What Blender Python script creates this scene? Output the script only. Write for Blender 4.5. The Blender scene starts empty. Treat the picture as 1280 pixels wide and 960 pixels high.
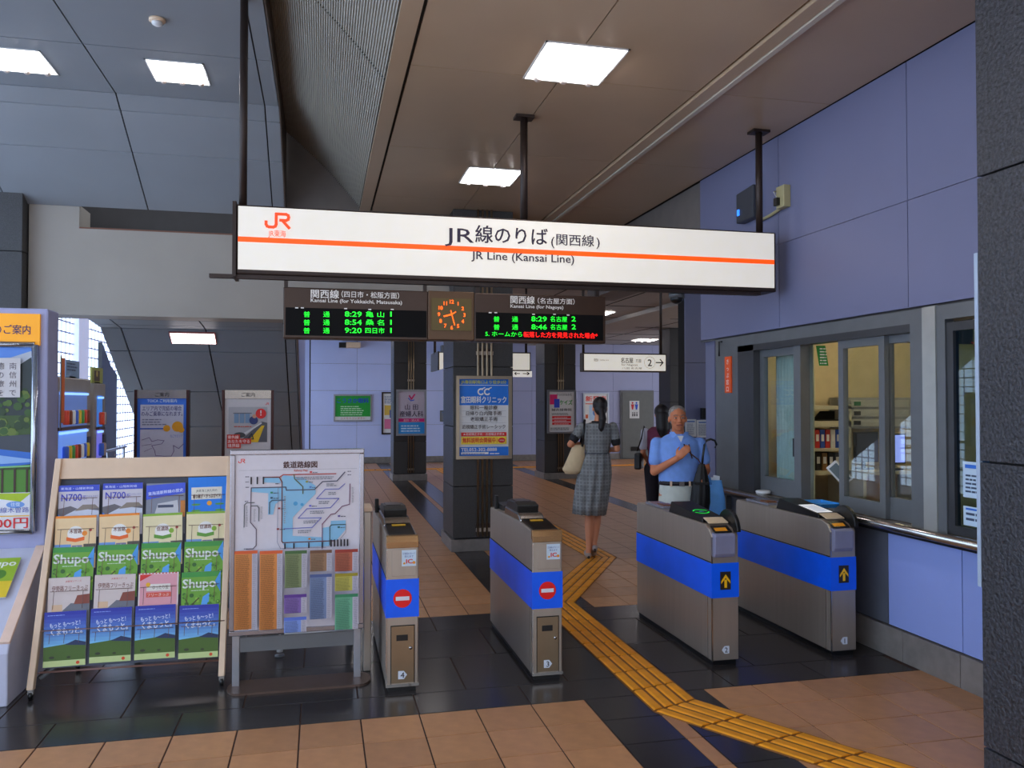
import bpy, math, random
from mathutils import Vector, Matrix
random.seed(7)
S = bpy.context.scene
COL = S.collection
# ------------------------------------------------------------------ camera, world, exposure
F, YAW, PIT, CAMH = 1015.6, .2306, .0207, 1.63
cd = bpy.data.cameras.new('camera'); cam = bpy.data.objects.new('camera', cd); COL.objects.link(cam)
cd.sensor_fit = 'HORIZONTAL'; cd.sensor_width = 36; cd.lens = 36 * F / 1280; cd.clip_end = 200
cam.location = (0, 0, CAMH); cam.rotation_euler = (math.pi / 2 + PIT, 0, -YAW)
S.camera = cam
wd = bpy.data.worlds.new('sky'); S.world = wd; wd.use_nodes = True
bg = wd.node_tree.nodes['Background']; bg.inputs[0].default_value = (.80, .87, 1.0, 1); bg.inputs[1].default_value = 1.75
S.view_settings.view_transform = 'Standard'; S.view_settings.look = 'None'
S.view_settings.gamma = 1; S.view_settings.exposure = 0.10; S.view_settings.use_curve_mapping = False
S.cycles.max_bounces = 8; S.cycles.use_denoising = True
# fitting light strengths (ceiling luminaires, sign boxes)
LAMP, SIGN, GLASSW = 26.0, .56, 3.2

# ------------------------------------------------------------------ geometry helpers
_w = Vector((math.sin(YAW) * math.cos(PIT), math.cos(YAW) * math.cos(PIT), math.sin(PIT)))
_r = Vector((math.cos(YAW), -math.sin(YAW), 0)); _u = _r.cross(_w)
def hit(px, py, axis, val):
    "point of the real plane x|y|z = val seen at a pixel of the photograph (used for measuring only)"
    d = _w + _r * ((px - 640) / F) - _u * ((py - 480) / F); o = Vector((0, 0, CAMH))
    return o + d * ((val - o[axis]) / d[axis])

def lin(c):
    return tuple((x / 12.92 if x <= .04045 else ((x + .055) / 1.055) ** 2.4) for x in c)
_m = {}
def mat(name, c=(.5, .5, .5), rough=.5, metal=0., var=.06, scale=8., bump=0., emit=0., rnd=0., spec=.5, stretch=None, bscale=None):
    key = name
    if key in _m: return _m[key]
    m = bpy.data.materials.new(name); m.use_nodes = True; nt = m.node_tree; N = nt.nodes; L = nt.links
    b = N['Principled BSDF']; c = lin(c)
    b.inputs['Roughness'].default_value = rough; b.inputs['Metallic'].default_value = metal
    b.inputs['Specular IOR Level'].default_value = spec
    tc = N.new('ShaderNodeTexCoord'); src = tc.outputs['Object']
    if stretch:
        mp = N.new('ShaderNodeMapping'); mp.inputs['Scale'].default_value = stretch; L.new(src, mp.inputs[0]); src = mp.outputs[0]
    no = N.new('ShaderNodeTexNoise'); no.inputs['Scale'].default_value = scale; no.inputs['Detail'].default_value = 4; L.new(src, no.inputs['Vector'])
    mr = N.new('ShaderNodeMapRange'); mr.inputs[1].default_value = .3; mr.inputs[2].default_value = .7
    mr.inputs[3].default_value = 1 - var; mr.inputs[4].default_value = 1 + var; L.new(no.outputs[0], mr.inputs[0])
    fac = mr.outputs[0]
    if rnd:
        oi = N.new('ShaderNodeObjectInfo'); m2 = N.new('ShaderNodeMapRange'); m2.inputs[3].default_value = 1 - rnd; m2.inputs[4].default_value = 1 + rnd * .6
        L.new(oi.outputs['Random'], m2.inputs[0]); mu = N.new('ShaderNodeMath'); mu.operation = 'MULTIPLY'
        L.new(fac, mu.inputs[0]); L.new(m2.outputs[0], mu.inputs[1]); fac = mu.outputs[0]
    vm = N.new('ShaderNodeVectorMath'); vm.operation = 'SCALE'; vm.inputs[0].default_value = c; L.new(fac, vm.inputs['Scale'])
    L.new(vm.outputs[0], b.inputs['Base Color'])
    if emit:
        b.inputs['Emission Color'].default_value = (*c, 1); b.inputs['Emission Strength'].default_value = emit
    if bump:
        n2 = no
        if bscale:
            n2 = N.new('ShaderNodeTexNoise'); n2.inputs['Scale'].default_value = bscale; n2.inputs['Detail'].default_value = 3; L.new(src, n2.inputs['Vector'])
        bp = N.new('ShaderNodeBump'); bp.inputs['Strength'].default_value = bump; bp.inputs['Distance'].default_value = .01
        L.new(n2.outputs[0], bp.inputs['Height']); L.new(bp.outputs[0], b.inputs['Normal'])
    _m[key] = m; return m
def ink(c, emit=0., rough=.45):
    "plain printing ink of one colour"
    return mat('ink_%02x%02x%02x%s' % (int(c[0] * 255), int(c[1] * 255), int(c[2] * 255), '_lit%d' % int(emit * 10) if emit else ''), c, rough, 0, .02, 30, emit=emit)
def glassmat(name, tint=(1, 1, 1)):
    if name in _m: return _m[name]
    m = bpy.data.materials.new(name); m.use_nodes = True; nt = m.node_tree; N = nt.nodes; L = nt.links
    N.remove(N['Principled BSDF']); out = N['Material Output']
    t = N.new('ShaderNodeBsdfTransparent'); t.inputs[0].default_value = (*tint, 1)
    g = N.new('ShaderNodeBsdfGlossy'); g.inputs['Roughness'].default_value = .01
    fr = N.new('ShaderNodeFresnel'); mx = N.new('ShaderNodeMixShader'); ge = N.new('ShaderNodeNewGeometry'); mi = N.new('ShaderNodeMix')
    mi.inputs[2].default_value = 1.5; mi.inputs[3].default_value = 1 / 1.5; L.new(ge.outputs['Backfacing'], mi.inputs[0]); L.new(mi.outputs[0], fr.inputs[0])   # the same glass from both sides
    L.new(fr.outputs[0], mx.inputs[0]); L.new(t.outputs[0], mx.inputs[1]); L.new(g.outputs[0], mx.inputs[2]); L.new(mx.outputs[0], out.inputs[0])
    _m[name] = m; return m

class MB:
    def __init__(s): s.v = []; s.f = []; s.mi = []; s.cur = 0; s.sm = []
    def use(s, i): s.cur = i; return s
    def add(s, vs, fs, smooth=False):
        b = len(s.v); s.v += [Vector(p) for p in vs]
        for f in fs: s.f.append([b + i for i in f]); s.mi.append(s.cur); s.sm.append(smooth)
        return s
    def box(s, x0, x1, y0, y1, z0, z1):
        vs = [(x, y, z) for x in (x0, x1) for y in (y0, y1) for z in (z0, z1)]
        return s.add(vs, [(0, 1, 3, 2), (4, 6, 7, 5), (0, 4, 5, 1), (2, 3, 7, 6), (0, 2, 6, 4), (1, 5, 7, 3)])
    def prism(s, pts, d0, d1, axis):
        "polygon pts (a,b) extruded along axis: 0: pts=(y,z), 1: pts=(x,z), 2: pts=(x,y)"
        def P(p, d): return {0: (d, p[0], p[1]), 1: (p[0], d, p[1]), 2: (p[0], p[1], d)}[axis]
        n = len(pts); vs = [P(p, d0) for p in pts] + [P(p, d1) for p in pts]
        return s.add(vs, [list(range(n))[::-1], list(range(n, 2 * n))] + [(i, (i + 1) % n, n + (i + 1) % n, n + i) for i in range(n)])
    def tube(s, path, r, n=10, smooth=True):
        path = [Vector(p) for p in path]; rs = r if isinstance(r, (list, tuple)) else [r] * len(path); vs = []; fs = []
        for i, p in enumerate(path):
            t = (path[min(i + 1, len(path) - 1)] - path[max(i - 1, 0)]).normalized()
            a = t.cross(Vector((0, 0, 1)) if abs(t.z) < .9 else Vector((1, 0, 0))).normalized(); b = t.cross(a)
            for k in range(n):
                an = 2 * math.pi * k / n; vs.append(p + (a * math.cos(an) + b * math.sin(an)) * rs[i])
        for i in range(len(path) - 1):
            for k in range(n): fs.append((i * n + k, i * n + (k + 1) % n, (i + 1) * n + (k + 1) % n, (i + 1) * n + k))
        s.add(vs, fs, smooth); m = len(s.v) - len(vs)
        s.f += [[m + k for k in range(n)][::-1], [m + (len(path) - 1) * n + k for k in range(n)]]; s.mi += [s.cur] * 2; s.sm += [False] * 2
        return s
    def lathe(s, prof, c=(0, 0, 0), n=20, axis=2, smooth=True):
        vs = []; fs = []; c = Vector(c)
        for r, h in prof:
            for k in range(n):
                a = 2 * math.pi * k / n; p = (r * math.cos(a), r * math.sin(a), h)
                if axis == 1: p = (p[0], p[2], p[1])
                if axis == 0: p = (p[2], p[0], p[1])
                vs.append(c + Vector(p))
        for i in range(len(prof) - 1):
            for k in range(n): fs.append((i * n + k, i * n + (k + 1) % n, (i + 1) * n + (k + 1) % n, (i + 1) * n + k))
        fs += [list(range(n))[::-1], list(range((len(prof) - 1) * n, len(prof) * n))]
        return s.add(vs, fs, smooth)
    def ell(s, c, r, n=14, m=9, R=None):
        vs = []; fs = []; c = Vector(c)
        for i in range(m + 1):
            ph = math.pi * i / m
            for k in range(n):
                a = 2 * math.pi * k / n; p = Vector((r[0] * math.sin(ph) * math.cos(a), r[1] * math.sin(ph) * math.sin(a), r[2] * math.cos(ph)))
                if R: p = R @ p
                vs.append(c + p)
        for i in range(m):
            for k in range(n): fs.append((i * n + k, (i + 1) * n + k, (i + 1) * n + (k + 1) % n, i * n + (k + 1) % n))
        return s.add(vs, fs, True)
    def cap(s, p0, r0, p1, r1, n=12):
        "tapered capsule"
        p0 = Vector(p0); p1 = Vector(p1); s.ell(p0, (r0,) * 3, n, 8); s.ell(p1, (r1,) * 3, n, 8)
        return s.tube([p0, p1], [r0, r1], n)
    def loft(s, rings, n=22, smooth=True):
        "rings of (cx, cy, cz, rx, ry), stacked in z"
        vs = []; fs = []
        for (x, y, z, rx, ry) in rings:
            for k in range(n):
                a = 2 * math.pi * k / n; vs.append((x + rx * math.cos(a), y + ry * math.sin(a), z))
        for i in range(len(rings) - 1):
            for k in range(n): fs.append((i * n + k, i * n + (k + 1) % n, (i + 1) * n + (k + 1) % n, (i + 1) * n + k))
        fs += [list(range(n))[::-1], list(range((len(rings) - 1) * n, len(rings) * n))]
        return s.add(vs, fs, smooth)
    def mesh(s, name, mats, M=None):
        me = bpy.data.meshes.new(name)
        vs = [M @ v for v in s.v] if M is not None else s.v
        me.from_pydata([tuple(v) for v in vs], [], s.f)
        for m in (mats if isinstance(mats, (list, tuple)) else [mats]): me.materials.append(m)
        for p, i, q in zip(me.polygons, s.mi, s.sm): p.material_index = i; p.use_smooth = q
        me.update(); return me
def fixn(me):
    import bmesh
    b = bmesh.new(); b.from_mesh(me); bmesh.ops.recalc_face_normals(b, faces=b.faces); b.to_mesh(me); b.free()
def props(o, label=None, cat=None, group=None, kind=None):
    if label: o['label'] = label
    if cat: o['category'] = cat
    if group: o['group'] = group
    if kind: o['kind'] = kind
    return o
def link(name, me, parent=None):
    o = bpy.data.objects.new(name, me); COL.objects.link(o)
    if parent is not None: o.parent = parent
    return o
ROOTM = {}
def thing(name, label, cat, loc=(0, 0, 0), rotz=0., group=None):
    o = bpy.data.objects.new(name, None); COL.objects.link(o); o.empty_display_size = .1
    o.location = loc; o.rotation_euler = (0, 0, rotz); props(o, label, cat, group)
    ROOTM[o.name] = Matrix.Translation(Vector(loc)) @ Matrix.Rotation(rotz, 4, 'Z'); return o
def rootm(o):
    while o.parent is not None: o = o.parent
    return ROOTM.get(o.name, Matrix.Identity(4))
def part(name, mb, mats, parent, label=None, bevel=0, local=False, kind=None, nofix=False):
    "child mesh; mb is in world coordinates unless local (then in the root's own)"
    M = None if local else rootm(parent).inverted()
    me = mb.mesh(name, mats, M)
    if not nofix: fixn(me)
    o = link(name, me, parent)
    if bevel:
        b = o.modifiers.new('bevel', 'BEVEL'); b.width = bevel; b.segments = 2; b.limit_method = 'ANGLE'; b.angle_limit = .7
        b.harden_normals = False
    if label: o['label'] = label
    if kind: o['kind'] = kind
    return o
def solo(name, mb, mats, label, cat, group=None, bevel=0, kind=None):
    vs = mb.v; c = Vector((sum(v.x for v in vs) / len(vs), sum(v.y for v in vs) / len(vs), min(v.z for v in vs)))
    me = mb.mesh(name, mats, Matrix.Translation(-c)); fixn(me); o = link(name, me); o.location = c
    ROOTM[o.name] = Matrix.Translation(c)
    props(o, label, cat, group, kind)
    if bevel:
        b = o.modifiers.new('bevel', 'BEVEL'); b.width = bevel; b.segments = 2; b.limit_method = 'ANGLE'; b.angle_limit = .7
    return o
def struct(name, mb, mats, label=None, bevel=0):
    me = mb.mesh(name, mats); fixn(me); o = link(name, me); o['kind'] = 'structure'
    if label: o['label'] = label
    return o

# ------------------------------------------------------------------ flat print (posters, signs)
_t = {}
def glyphs(s, bold, res=2):
    k = (s, bold)
    if k not in _t:
        c = bpy.data.curves.new('t', 'FONT'); c.body = s; c.size = 1; c.offset = bold; c.resolution_u = res
        o = bpy.data.objects.new('t', c); me = o.to_mesh()
        vs = [(v.co.x, v.co.y) for v in me.vertices]; fs = [list(p.vertices) for p in me.polygons]
        o.to_mesh_clear(); bpy.data.objects.remove(o); bpy.data.curves.remove(c)
        _t[k] = (vs, fs)
    return _t[k]
class Print:
    "flat printed artwork on a plane: origin O (lower left), U right, V up"
    def __init__(s, O, U, V, gap=.0006, base=0.0008):
        s.O = Vector(O); s.U = Vector(U).normalized(); s.V = Vector(V).normalized(); s.N = s.U.cross(s.V); s.gap = gap; s.k = 0; s.base = base
        s.mb = MB(); s.mats = []
    def _m(s, m):
        if isinstance(m, tuple): m = ink(m)
        if m not in s.mats: s.mats.append(m)
        s.mb.use(s.mats.index(m)); s.k += 1
    def P(s, u, v): return s.O + s.U * u + s.V * v + s.N * (s.base + s.k * s.gap)
    def poly(s, pts, m): s._m(m); s.mb.add([s.P(*p) for p in pts], [list(range(len(pts)))]); return s
    def rect(s, u, v, w, h, m): return s.poly([(u, v), (u + w, v), (u + w, v + h), (u, v + h)], m)
    def disc(s, u, v, r, m, ry=None, n=20): return s.poly([(u + r * math.cos(2 * math.pi * i / n), v + (ry or r) * math.sin(2 * math.pi * i / n)) for i in range(n)], m)
    def ring(s, u, v, r, w, m, a0=0, a1=360, n=30):
        pts = [(u + r * math.cos(math.radians(a0 + (a1 - a0) * i / n)), v + r * math.sin(math.radians(a0 + (a1 - a0) * i / n))) for i in range(n + 1)]
        return s.line(pts, w, m)
    def line(s, pts, w, m):
        s._m(m)
        for i, (a, b) in enumerate(zip(pts[:-1], pts[1:])):
            a = Vector(a); b = Vector(b); d = (b - a)
            if d.length < 1e-9: continue
            d.normalize(); n = Vector((-d.y, d.x)) * w / 2; e = d * (w * .35)
            q = [a - e + n, a - e - n, b + e - n, b + e + n]; lf = s.N * (.00006 * (i % 3))
            s.mb.add([s.P(*p) + lf for p in q], [(0, 1, 2, 3)])
        return s
    def text(s, st, u, v, h, m, w=None, align='c', bold=.0, slant=0., rot=0.):
        "h = em height; u,v = anchor on the baseline; w squeezes to a width"
        vs, fs = glyphs(st, 0)
        if not vs: return s
        x0 = min(p[0] for p in vs); x1 = max(p[0] for p in vs); sx = h
        if w: sx = w / max(x1 - x0, 1e-6)
        ww = (x1 - x0) * sx; off = {'c': -ww / 2, 'l': 0, 'r': -ww}[align]
        s._m(m); cr, sr = math.cos(rot), math.sin(rot); bo = min(bold, .03) * h * .8
        lift = 0.
        for dx, dy in ([(0, 0)] if not bold else [(-bo, -bo * .6), (bo, -bo * .6), (-bo, bo * .6), (bo, bo * .6)]):
            out = []
            for x, y in vs:
                a = off + (x - x0) * sx + slant * y * h + dx; b = y * h + dy
                out.append(s.P(u + a * cr - b * sr, v + a * sr + b * cr) + s.N * lift)
            s.mb.add(out, fs); lift += .00012
        return s
    def lines(s, u, v, w, h, n, m, fill=.45, jag=.25):
        "rows of small body text too fine to read"
        for i in range(n):
            vv = v + h - (i + 1) * h / n; x = u; s._m(m); end = u + w * (1 - jag * random.random())
            while x < end:
                l = h / n * random.uniform(.5, 2.2)
                s.mb.add([s.P(x, vv), s.P(min(x + l, end), vv), s.P(min(x + l, end), vv + h / n * fill), s.P(x, vv + h / n * fill)], [(0, 1, 2, 3)]); x += l + h / n * .25
                s.k += 0
        return s
    def build(s, name, parent, label=None, local=False):
        return part(name, s.mb, s.mats, parent, label, local=local, nofix=True)
def jr_logo(p, u, v, h, m):
    t = h * .17; k = h
    def q(l): return [(u + a * k, v + b * k) for a, b in l]
    p.line(q([(0, .42), (0, .25), (.06, .14), (.18, .1), (.42, .1), (.53, .15), (.58, .28), (.58, .9)]), t, m)
    p.line(q([(.58, .9), (1.15, .9), (1.27, .84), (1.3, .72), (1.27, .6), (1.15, .53), (.82, .53)]), t, m)
    p.line(q([(.95, .5), (1.33, .08)]), t, m); p.line(q([(.82, .9), (.82, .9)]), t, m)
FR = ((1, 0, 0), (0, 0, 1))            # plane facing the camera (-y)
FLX = ((0, -1, 0), (0, 0, 1))          # plane facing -x

# ------------------------------------------------------------------ materials
M_tile = mat('beige_floor_tile', (.75, .54, .365), .38, 0, .08, 14, .03, rnd=.16)
M_dark = mat('dark_floor_tile', (.20, .185, .185), .22, 0, .12, 20, .02, rnd=.12)
M_grout = mat('grout', (.28, .20, .17), .8)
M_yel = mat('yellow_tactile_tile', (.95, .62, .06), .5, 0, .10, 10, rnd=.06)
M_yel2 = mat('grimy_yellow_groove', (.55, .33, .10), .6, 0, .1, 10)
M_ceil = mat('beige_metal_ceiling', (.73, .63, .52), .30, 0, .04, 2, rnd=.05)
M_gap = mat('dark_gap', (.08, .07, .06), .8)
M_blue = mat('lavender_wall', (.455, .465, .59), .5, 0, .03, 1.5, rnd=.03)
M_bluel = mat('pale_blue_wall', (.575, .64, .88), .5, 0, .03, 1.5, rnd=.03)
M_back = mat('back_wall_pale_blue', (.76, .80, .97), .5, 0, .03, 1.5, rnd=.03); M_back2 = mat('back_wall_lavender', (.64, .66, .80), .5, 0, .03, 1.5, rnd=.03)
M_atr = mat('blue_grey_panel', (.55, .565, .585), .5, 0, .05, 1.2, rnd=.05)
M_beam = mat('off_white_beam', (.63, .60, .56), .6, 0, .04, 2)
M_stone = mat('dark_granite', (.23, .225, .225), .4, 0, .5, 260, .2, rnd=.08)
M_stone2 = mat('black_granite_near', (.215, .215, .235), .5, 0, .75, 70, 1., bscale=60)
M_steel = mat('brushed_steel', (.68, .63, .58), .36, .60, .035, 30, stretch=(1, 1, .04))
M_steel2 = mat('polished_steel', (.72, .70, .68), .18, .95, .05, 10)
M_alu = mat('aluminium', (.66, .67, .70), .3, .8, .05, 20)
M_brz = mat('dark_bronze', (.22, .17, .15), .45, .4, .08, 10)
M_black = mat('black_plastic', (.06, .06, .065), .35, 0, .1, 20)
M_grey = mat('grey_frame', (.45, .46, .47), .4, .4, .05, 8)
M_white = mat('white_enamel', (.86, .86, .86), .4)
M_cream = mat('cream_wood', (.90, .78, .66), .5, 0, .08, 5)
M_base = mat('stone_baseboard', (.50, .47, .45), .4, 0, .15, 12)
M_lav = mat('lavender_cabinet', (.66, .67, .82), .45)
M_lamp = mat('lamp_tube', (1, .97, .97), .5, emit=LAMP)
M_refl = mat('lamp_reflector', (.95, .94, .93), .25, .3, emit=6.0)  # reflector given a glow of its own for extra light
M_lbox = mat('lit_sign_panel', (.86, .84, .80), .5, emit=SIGN)
M_glass = glassmat('window_glass', (.93, .97, .96))
GB = (.0, .38, .98)
M_gband = mat('blue_vinyl', GB, .35)

# ------------------------------------------------------------------ floor
fl = struct('floor', MB().box(-6, 12, -4, 23, -.12, -.004), M_grout)
def tile_mesh(w, d, m, name='tile', h=.012, g=.004):
    mb = MB(); b = .0025
    x0, x1, y0, y1 = g / 2, w - g / 2, g / 2, d - g / 2
    vs = [(x0, y0, -h), (x1, y0, -h), (x1, y1, -h), (x0, y1, -h), (x0 + b, y0 + b, 0), (x1 - b, y0 + b, 0), (x1 - b, y1 - b, 0), (x0 + b, y1 - b, 0)]
    mb.add(vs, [(4, 5, 6, 7), (0, 1, 5, 4), (1, 2, 6, 5), (2, 3, 7, 6), (3, 0, 4, 7)])
    return mb.mesh(name, m)
beige = tile_mesh(.3, .3, M_tile); cache = {}
far = MB(); nt = 0
X0 = -.696
def put_tile(x, y, w, d, m, near=True):
    global nt
    if near and nt < 900:
        k = (round(w, 3), round(d, 3), m.name)
        if k not in cache: cache[k] = tile_mesh(w, d, m)
        o = link('tile', cache[k], fl); o.location = (x, y, 0); nt += 1
    else:
        far.use(0 if m is M_tile else 1)
        g = .003; far.add([(x + g, y + g, 0), (x + w - g, y + g, 0), (x + w - g, y + d - g, 0), (x + g, y + d - g, 0)], [(0, 1, 2, 3)])
YB0, YB1 = 4.26, 6.14
def seen(x, y, lim=70):
    d = Vector((x, y, -CAMH)); z = d.dot(_w)
    if z < .3: return False
    px = 640 + F * d.dot(_r) / z; py = 480 - F * (d.dot(_u)) / z
    return -lim < px < 1240 + lim and py < 960 + lim
# candidates: (x, y, w, d, material)
cand = []
rows = []
y = YB0
while y > -3.5: y -= .3; rows.append(y)
y = YB1
while y < 21.4: rows.append(y); y += .3
def strip_cols(xs, lo):
    return []
cols = []
x = X0
for i in range(-18, 7): cols.append((X0 + .3 * i, .3, M_tile))
cols += [(1.404, .321, M_dark), (1.725, .085, M_tile), (1.81, .302, M_dark)]
xx = 2.112; i = 0
for i in range(31):
    x = xx + .3 * i
    cols.append((x, .3, M_tile))
for yy in rows:
    for (x, w, m) in cols:
        if yy > YB1 - .01 and 4.5 < x < 5.1:
            m = M_tile if 4.79 < x < 4.85 else M_dark
        if x > 3.5 and yy < 7.0: continue
        if 19.2 < yy + .15 < 19.5 or (yy > 8 and x > 11): continue
        cand.append((x, yy, w, .3, m))
# dark cross band, running bond of large tiles
for r, (ya, yb) in enumerate([(YB0, 4.56), (4.56, 5.16), (5.16, 5.76), (5.76, YB1)]):
    x = -6.096 + (0 if r % 2 == 0 else .3)
    while x < 3.5:
        cand.append((x, ya, min(.6, 3.55 - x), yb - ya, M_dark)); x += .6
near_b = []; 
def key(c): return (c[0] + .15) ** 2 + (c[1] + .15) ** 2
bt = sorted([c for c in cand if seen(c[0] + c[2] / 2, c[1] + c[3] / 2)], key=key)
nearset = set(id(c) for c in bt[:290])
for c in cand: put_tile(*c, near=id(c) in nearset)
part('far_tile_field', far, [M_tile, M_dark], fl, kind='stuff')

# tactile paving
def tactile(name, quads, label, bars=4):
    t = thing(name, label, 'tactile paving', (quads[0][0][0], quads[0][0][1], 0))
    for q in quads:      # a,b = left edge start/end ; c,d = right edge start/end
        a, b, c, d = [Vector((*p, 0)) for p in q]
        L = ((b - a).length + (d - c).length) / 2; n = max(1, round(L / .3))
        for i in range(n):
            t0, t1 = i / n, (i + 1) / n; e = .004 / L
            A = a.lerp(b, t0 + e); B = a.lerp(b, t1 - e); C_ = c.lerp(d, t0 + e); D = c.lerp(d, t1 - e); mb = MB()
            up = Vector((0, 0, .004)); lo = Vector((0, 0, -.003))
            mb.add([A + lo, C_ + lo, D + lo, B + lo, A + up, C_ + up, D + up, B + up], [(4, 5, 6, 7), (0, 1, 5, 4), (1, 2, 6, 5), (2, 3, 7, 6), (3, 0, 4, 7)])
            for k in range(bars):
                f0, f1 = (k + .10) / bars, (k + .90) / bars; s = .02
                P = [A.lerp(C_, f0), A.lerp(C_, f1), B.lerp(D, f1), B.lerp(D, f0)]
                P = [P[0].lerp(P[3], s), P[1].lerp(P[2], s), P[2].lerp(P[1], s), P[3].lerp(P[0], s)]
                cen = sum(P, Vector()) / 4
                top = [p.lerp(cen, 0) for p in P]
                z1 = Vector((0, 0, .0095)); ins = [(p + ((P[1] - P[0]) if j in (0, 3) else (P[0] - P[1])) * .18 + z1) for j, p in enumerate(P)]
                mb.add([p + up for p in P] + ins, [(4, 5, 6, 7), (0, 1, 5, 4), (1, 2, 6, 5), (2, 3, 7, 6), (3, 0, 4, 7)])
            mb.mi = [1] * 5 + [0] * (len(mb.mi) - 5); part('tactile_tile', mb, [M_yel, M_yel2], t)
# corner points (left / right edge of the path walking away from the camera)
PA = [(3.95, 1.62), (1.703, 4.008), (1.705, 5.72), (1.75, 6.33)]
q1 = ((3.35, 1.19), (1.703, 4.008), (3.75, 1.16), (1.996, 4.115))
q1 = ((2.90, 2.02), (1.703, 4.008), (3.26, 1.99), (1.996, 4.115))
q2 = ((1.703, 4.008), (1.705, 5.70), (1.996, 4.115), (2.006, 6.396 - .30))
q2 = ((1.703, 4.008), (1.705, 6.42), (1.996, 4.115), (2.0, 6.30))
q3 = ((1.705, 6.42), (2.705, 8.08), (2.0, 6.30), (3.0, 8.01))
q4 = ((2.705, 8.08), (2.65, 19.2), (3.0, 8.01), (2.95, 19.2))
tactile('tactile_path', [q1, q2, q3, q4], 'yellow ribbed tactile path bending through the gates and past the walking woman')
tactile('tactile_strip', [((9.9, 19.22), (-.25, 19.22), (9.9, 19.52), (-.25, 19.52))], 'far yellow tactile strip running across the hall before the back wall')

# ------------------------------------------------------------------ ceiling
ce = struct('ceiling', MB().box(.40, 12, -4, 10.5, 3.735, 3.95), M_gap)
xs = [(.53, 1.50), (1.50, 2.47), (2.63, 3.49)]
ys = [-3.2 + 1.645 * i for i in range(-1, 9)]
for (a, b) in xs:
    for y0, y1 in zip(ys[:-1], ys[1:]):
        y1 = min(y1, 10.5)
        if y1 - y0 < .1: continue
        part('ceiling_panel', MB().box(a + .004, b - .004, y0 + .003, y1 - .003, 3.72, 3.738), M_ceil, ce)
part('rail_strip', MB().box(2.485, 2.575, -4, 10.5, 3.700, 3.735), M_ceil, ce)
part('rail_strip', MB().box(2.582, 2.618, -4, 10.5, 3.690, 3.735), mat('rail_light', (.78, .74, .68), .4), ce)
part('edge_strip', MB().box(.40, .512, -4, 10.5, 3.712, 3.735), M_ceil, ce)
# lower ceiling of the far hall
c2 = struct('ceiling_2', MB().box(-6, 12, 10.5, 23, 3.22, 3.95), mat('far_ceiling', (.62, .60, .58), .6), 'lower ceiling of the far hall')
for i in range(10):
    part('ceiling_joint', MB().box(-.2 + i * 1.2, -.185 + i * 1.2, 10.5, 21.6, 3.214, 3.222), M_gap, c2)
for j in range(6):
    part('ceiling_joint', MB().box(-.3, 11.5, 11 + 1.8 * j, 11.02 + 1.8 * j, 3.214, 3.222), M_gap, c2)
part('ceiling_band', MB().box(5.5, 6.3, 10.5, 21.6, 3.15, 3.222), M_beam, c2)
for k in range(4):
    p = hit(758 + 8 * k, 363, 2, 3.21); part('vent_slot', MB().box(p.x, p.x + .06, p.y, p.y + .35, 3.205, 3.222), M_black, c2)
# ribbed sloping cove between the two ceiling heights
rb = MB(); A = Vector((.42, 3.72)); B = Vector((-.62, 4.70)); n = 66
pts = []
for i in range(n + 1):
    t = i / n; p = A.lerp(B, t) + Vector((.66, .72)) .normalized() * (-.05 * math.sin(math.pi * t) * -1)
    pts.append(p)
prof = []
for i in range(n):
    a, b = pts[i], pts[i + 1]; d = b - a; nn = Vector((-d.y, d.x)).normalized() * .009
    prof += [a, a + d * .35 , a + d * .40 + nn * -1, a + d * .95 + nn * -1]
prof.append(pts[-1])
def ribseg(y0, y1):
    m = MB(); vs = [(p.x, y0, p.y) for p in prof] + [(p.x, y1, p.y) for p in prof]; k = len(prof)
    m.add(vs, [(i, i + 1, k + i + 1, k + i) for i in range(k - 1)]); return m
cove = struct('ceiling_3', MB().prism([(.43, 3.76), (.43, 3.95), (-.6, 4.9), (-.64, 4.76), (-.1, 4.32)], -4, 9.0, 1), M_gap, 'sloping ribbed cove beside the beige ceiling')
M_rib = mat('ribbed_metal', (.66, .64, .60), .45, .1, .03, 3)
for y0, y1 in [(-4, -1.2), (-1.19, 2.09), (2.10, 5.37), (5.385, 9.0)]: part('ribbed_panel', ribseg(y0, y1), M_rib, cove)
# atrium ceiling on the left: flat part, then sloping away to the beam
XA = -.38
at = struct('ceiling_4', MB().box(-6, XA, -4, 7.6, 4.315, 4.75).prism([(7.6, 4.32), (9.05, 3.615), (9.05, 4.0), (7.6, 4.75)], -6, XA, 0), M_gap, 'blue grey atrium ceiling folding down to the beam')
def apanel(x0, x1, y0, y1, f):
    g = .006; p = [(x0 + g, y0 + g), (x1 - g, y0 + g), (x1 - g, y1 - g), (x0 + g, y1 - g)]
    lo = [Vector((a, b, f(b))) for a, b in p]; mb = MB(); up = Vector((0, 0, .02))
    mb.add(lo + [q + up for q in lo], [(0, 3, 2, 1), (4, 5, 6, 7), (0, 1, 5, 4), (1, 2, 6, 5), (2, 3, 7, 6), (3, 0, 4, 7)])
    part('atrium_panel', mb, M_atr, at)
fz = lambda y: 4.3; sz = lambda y: 4.3 - (y - 7.6) * .70 / 1.4
xa = [XA, -.51, -1.75, -3.05, -4.35, -6]
for x1, x0 in zip(xa[:-1], xa[1:]):
    for y0, y1 in [(-4, -1.2), (-1.2, 1.4), (1.4, 4.0), (4.0, 6.6), (6.6, 7.6)]: apanel(x0, x1, y0, y1, fz)
    for y0, y1 in [(7.6, 7.78), (7.78, 8.25), (8.25, 9.0)]: apanel(x0, x1, y0, y1, sz)
part('side_fascia', MB().prism([(-4, 4.3), (7.6, 4.3), (9.0, 3.6), (9.0, 4.9), (-4, 4.9)], XA - .012, XA + .004, 0), mat('brown_fascia', (.36, .30, .26), .6), at)

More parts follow.
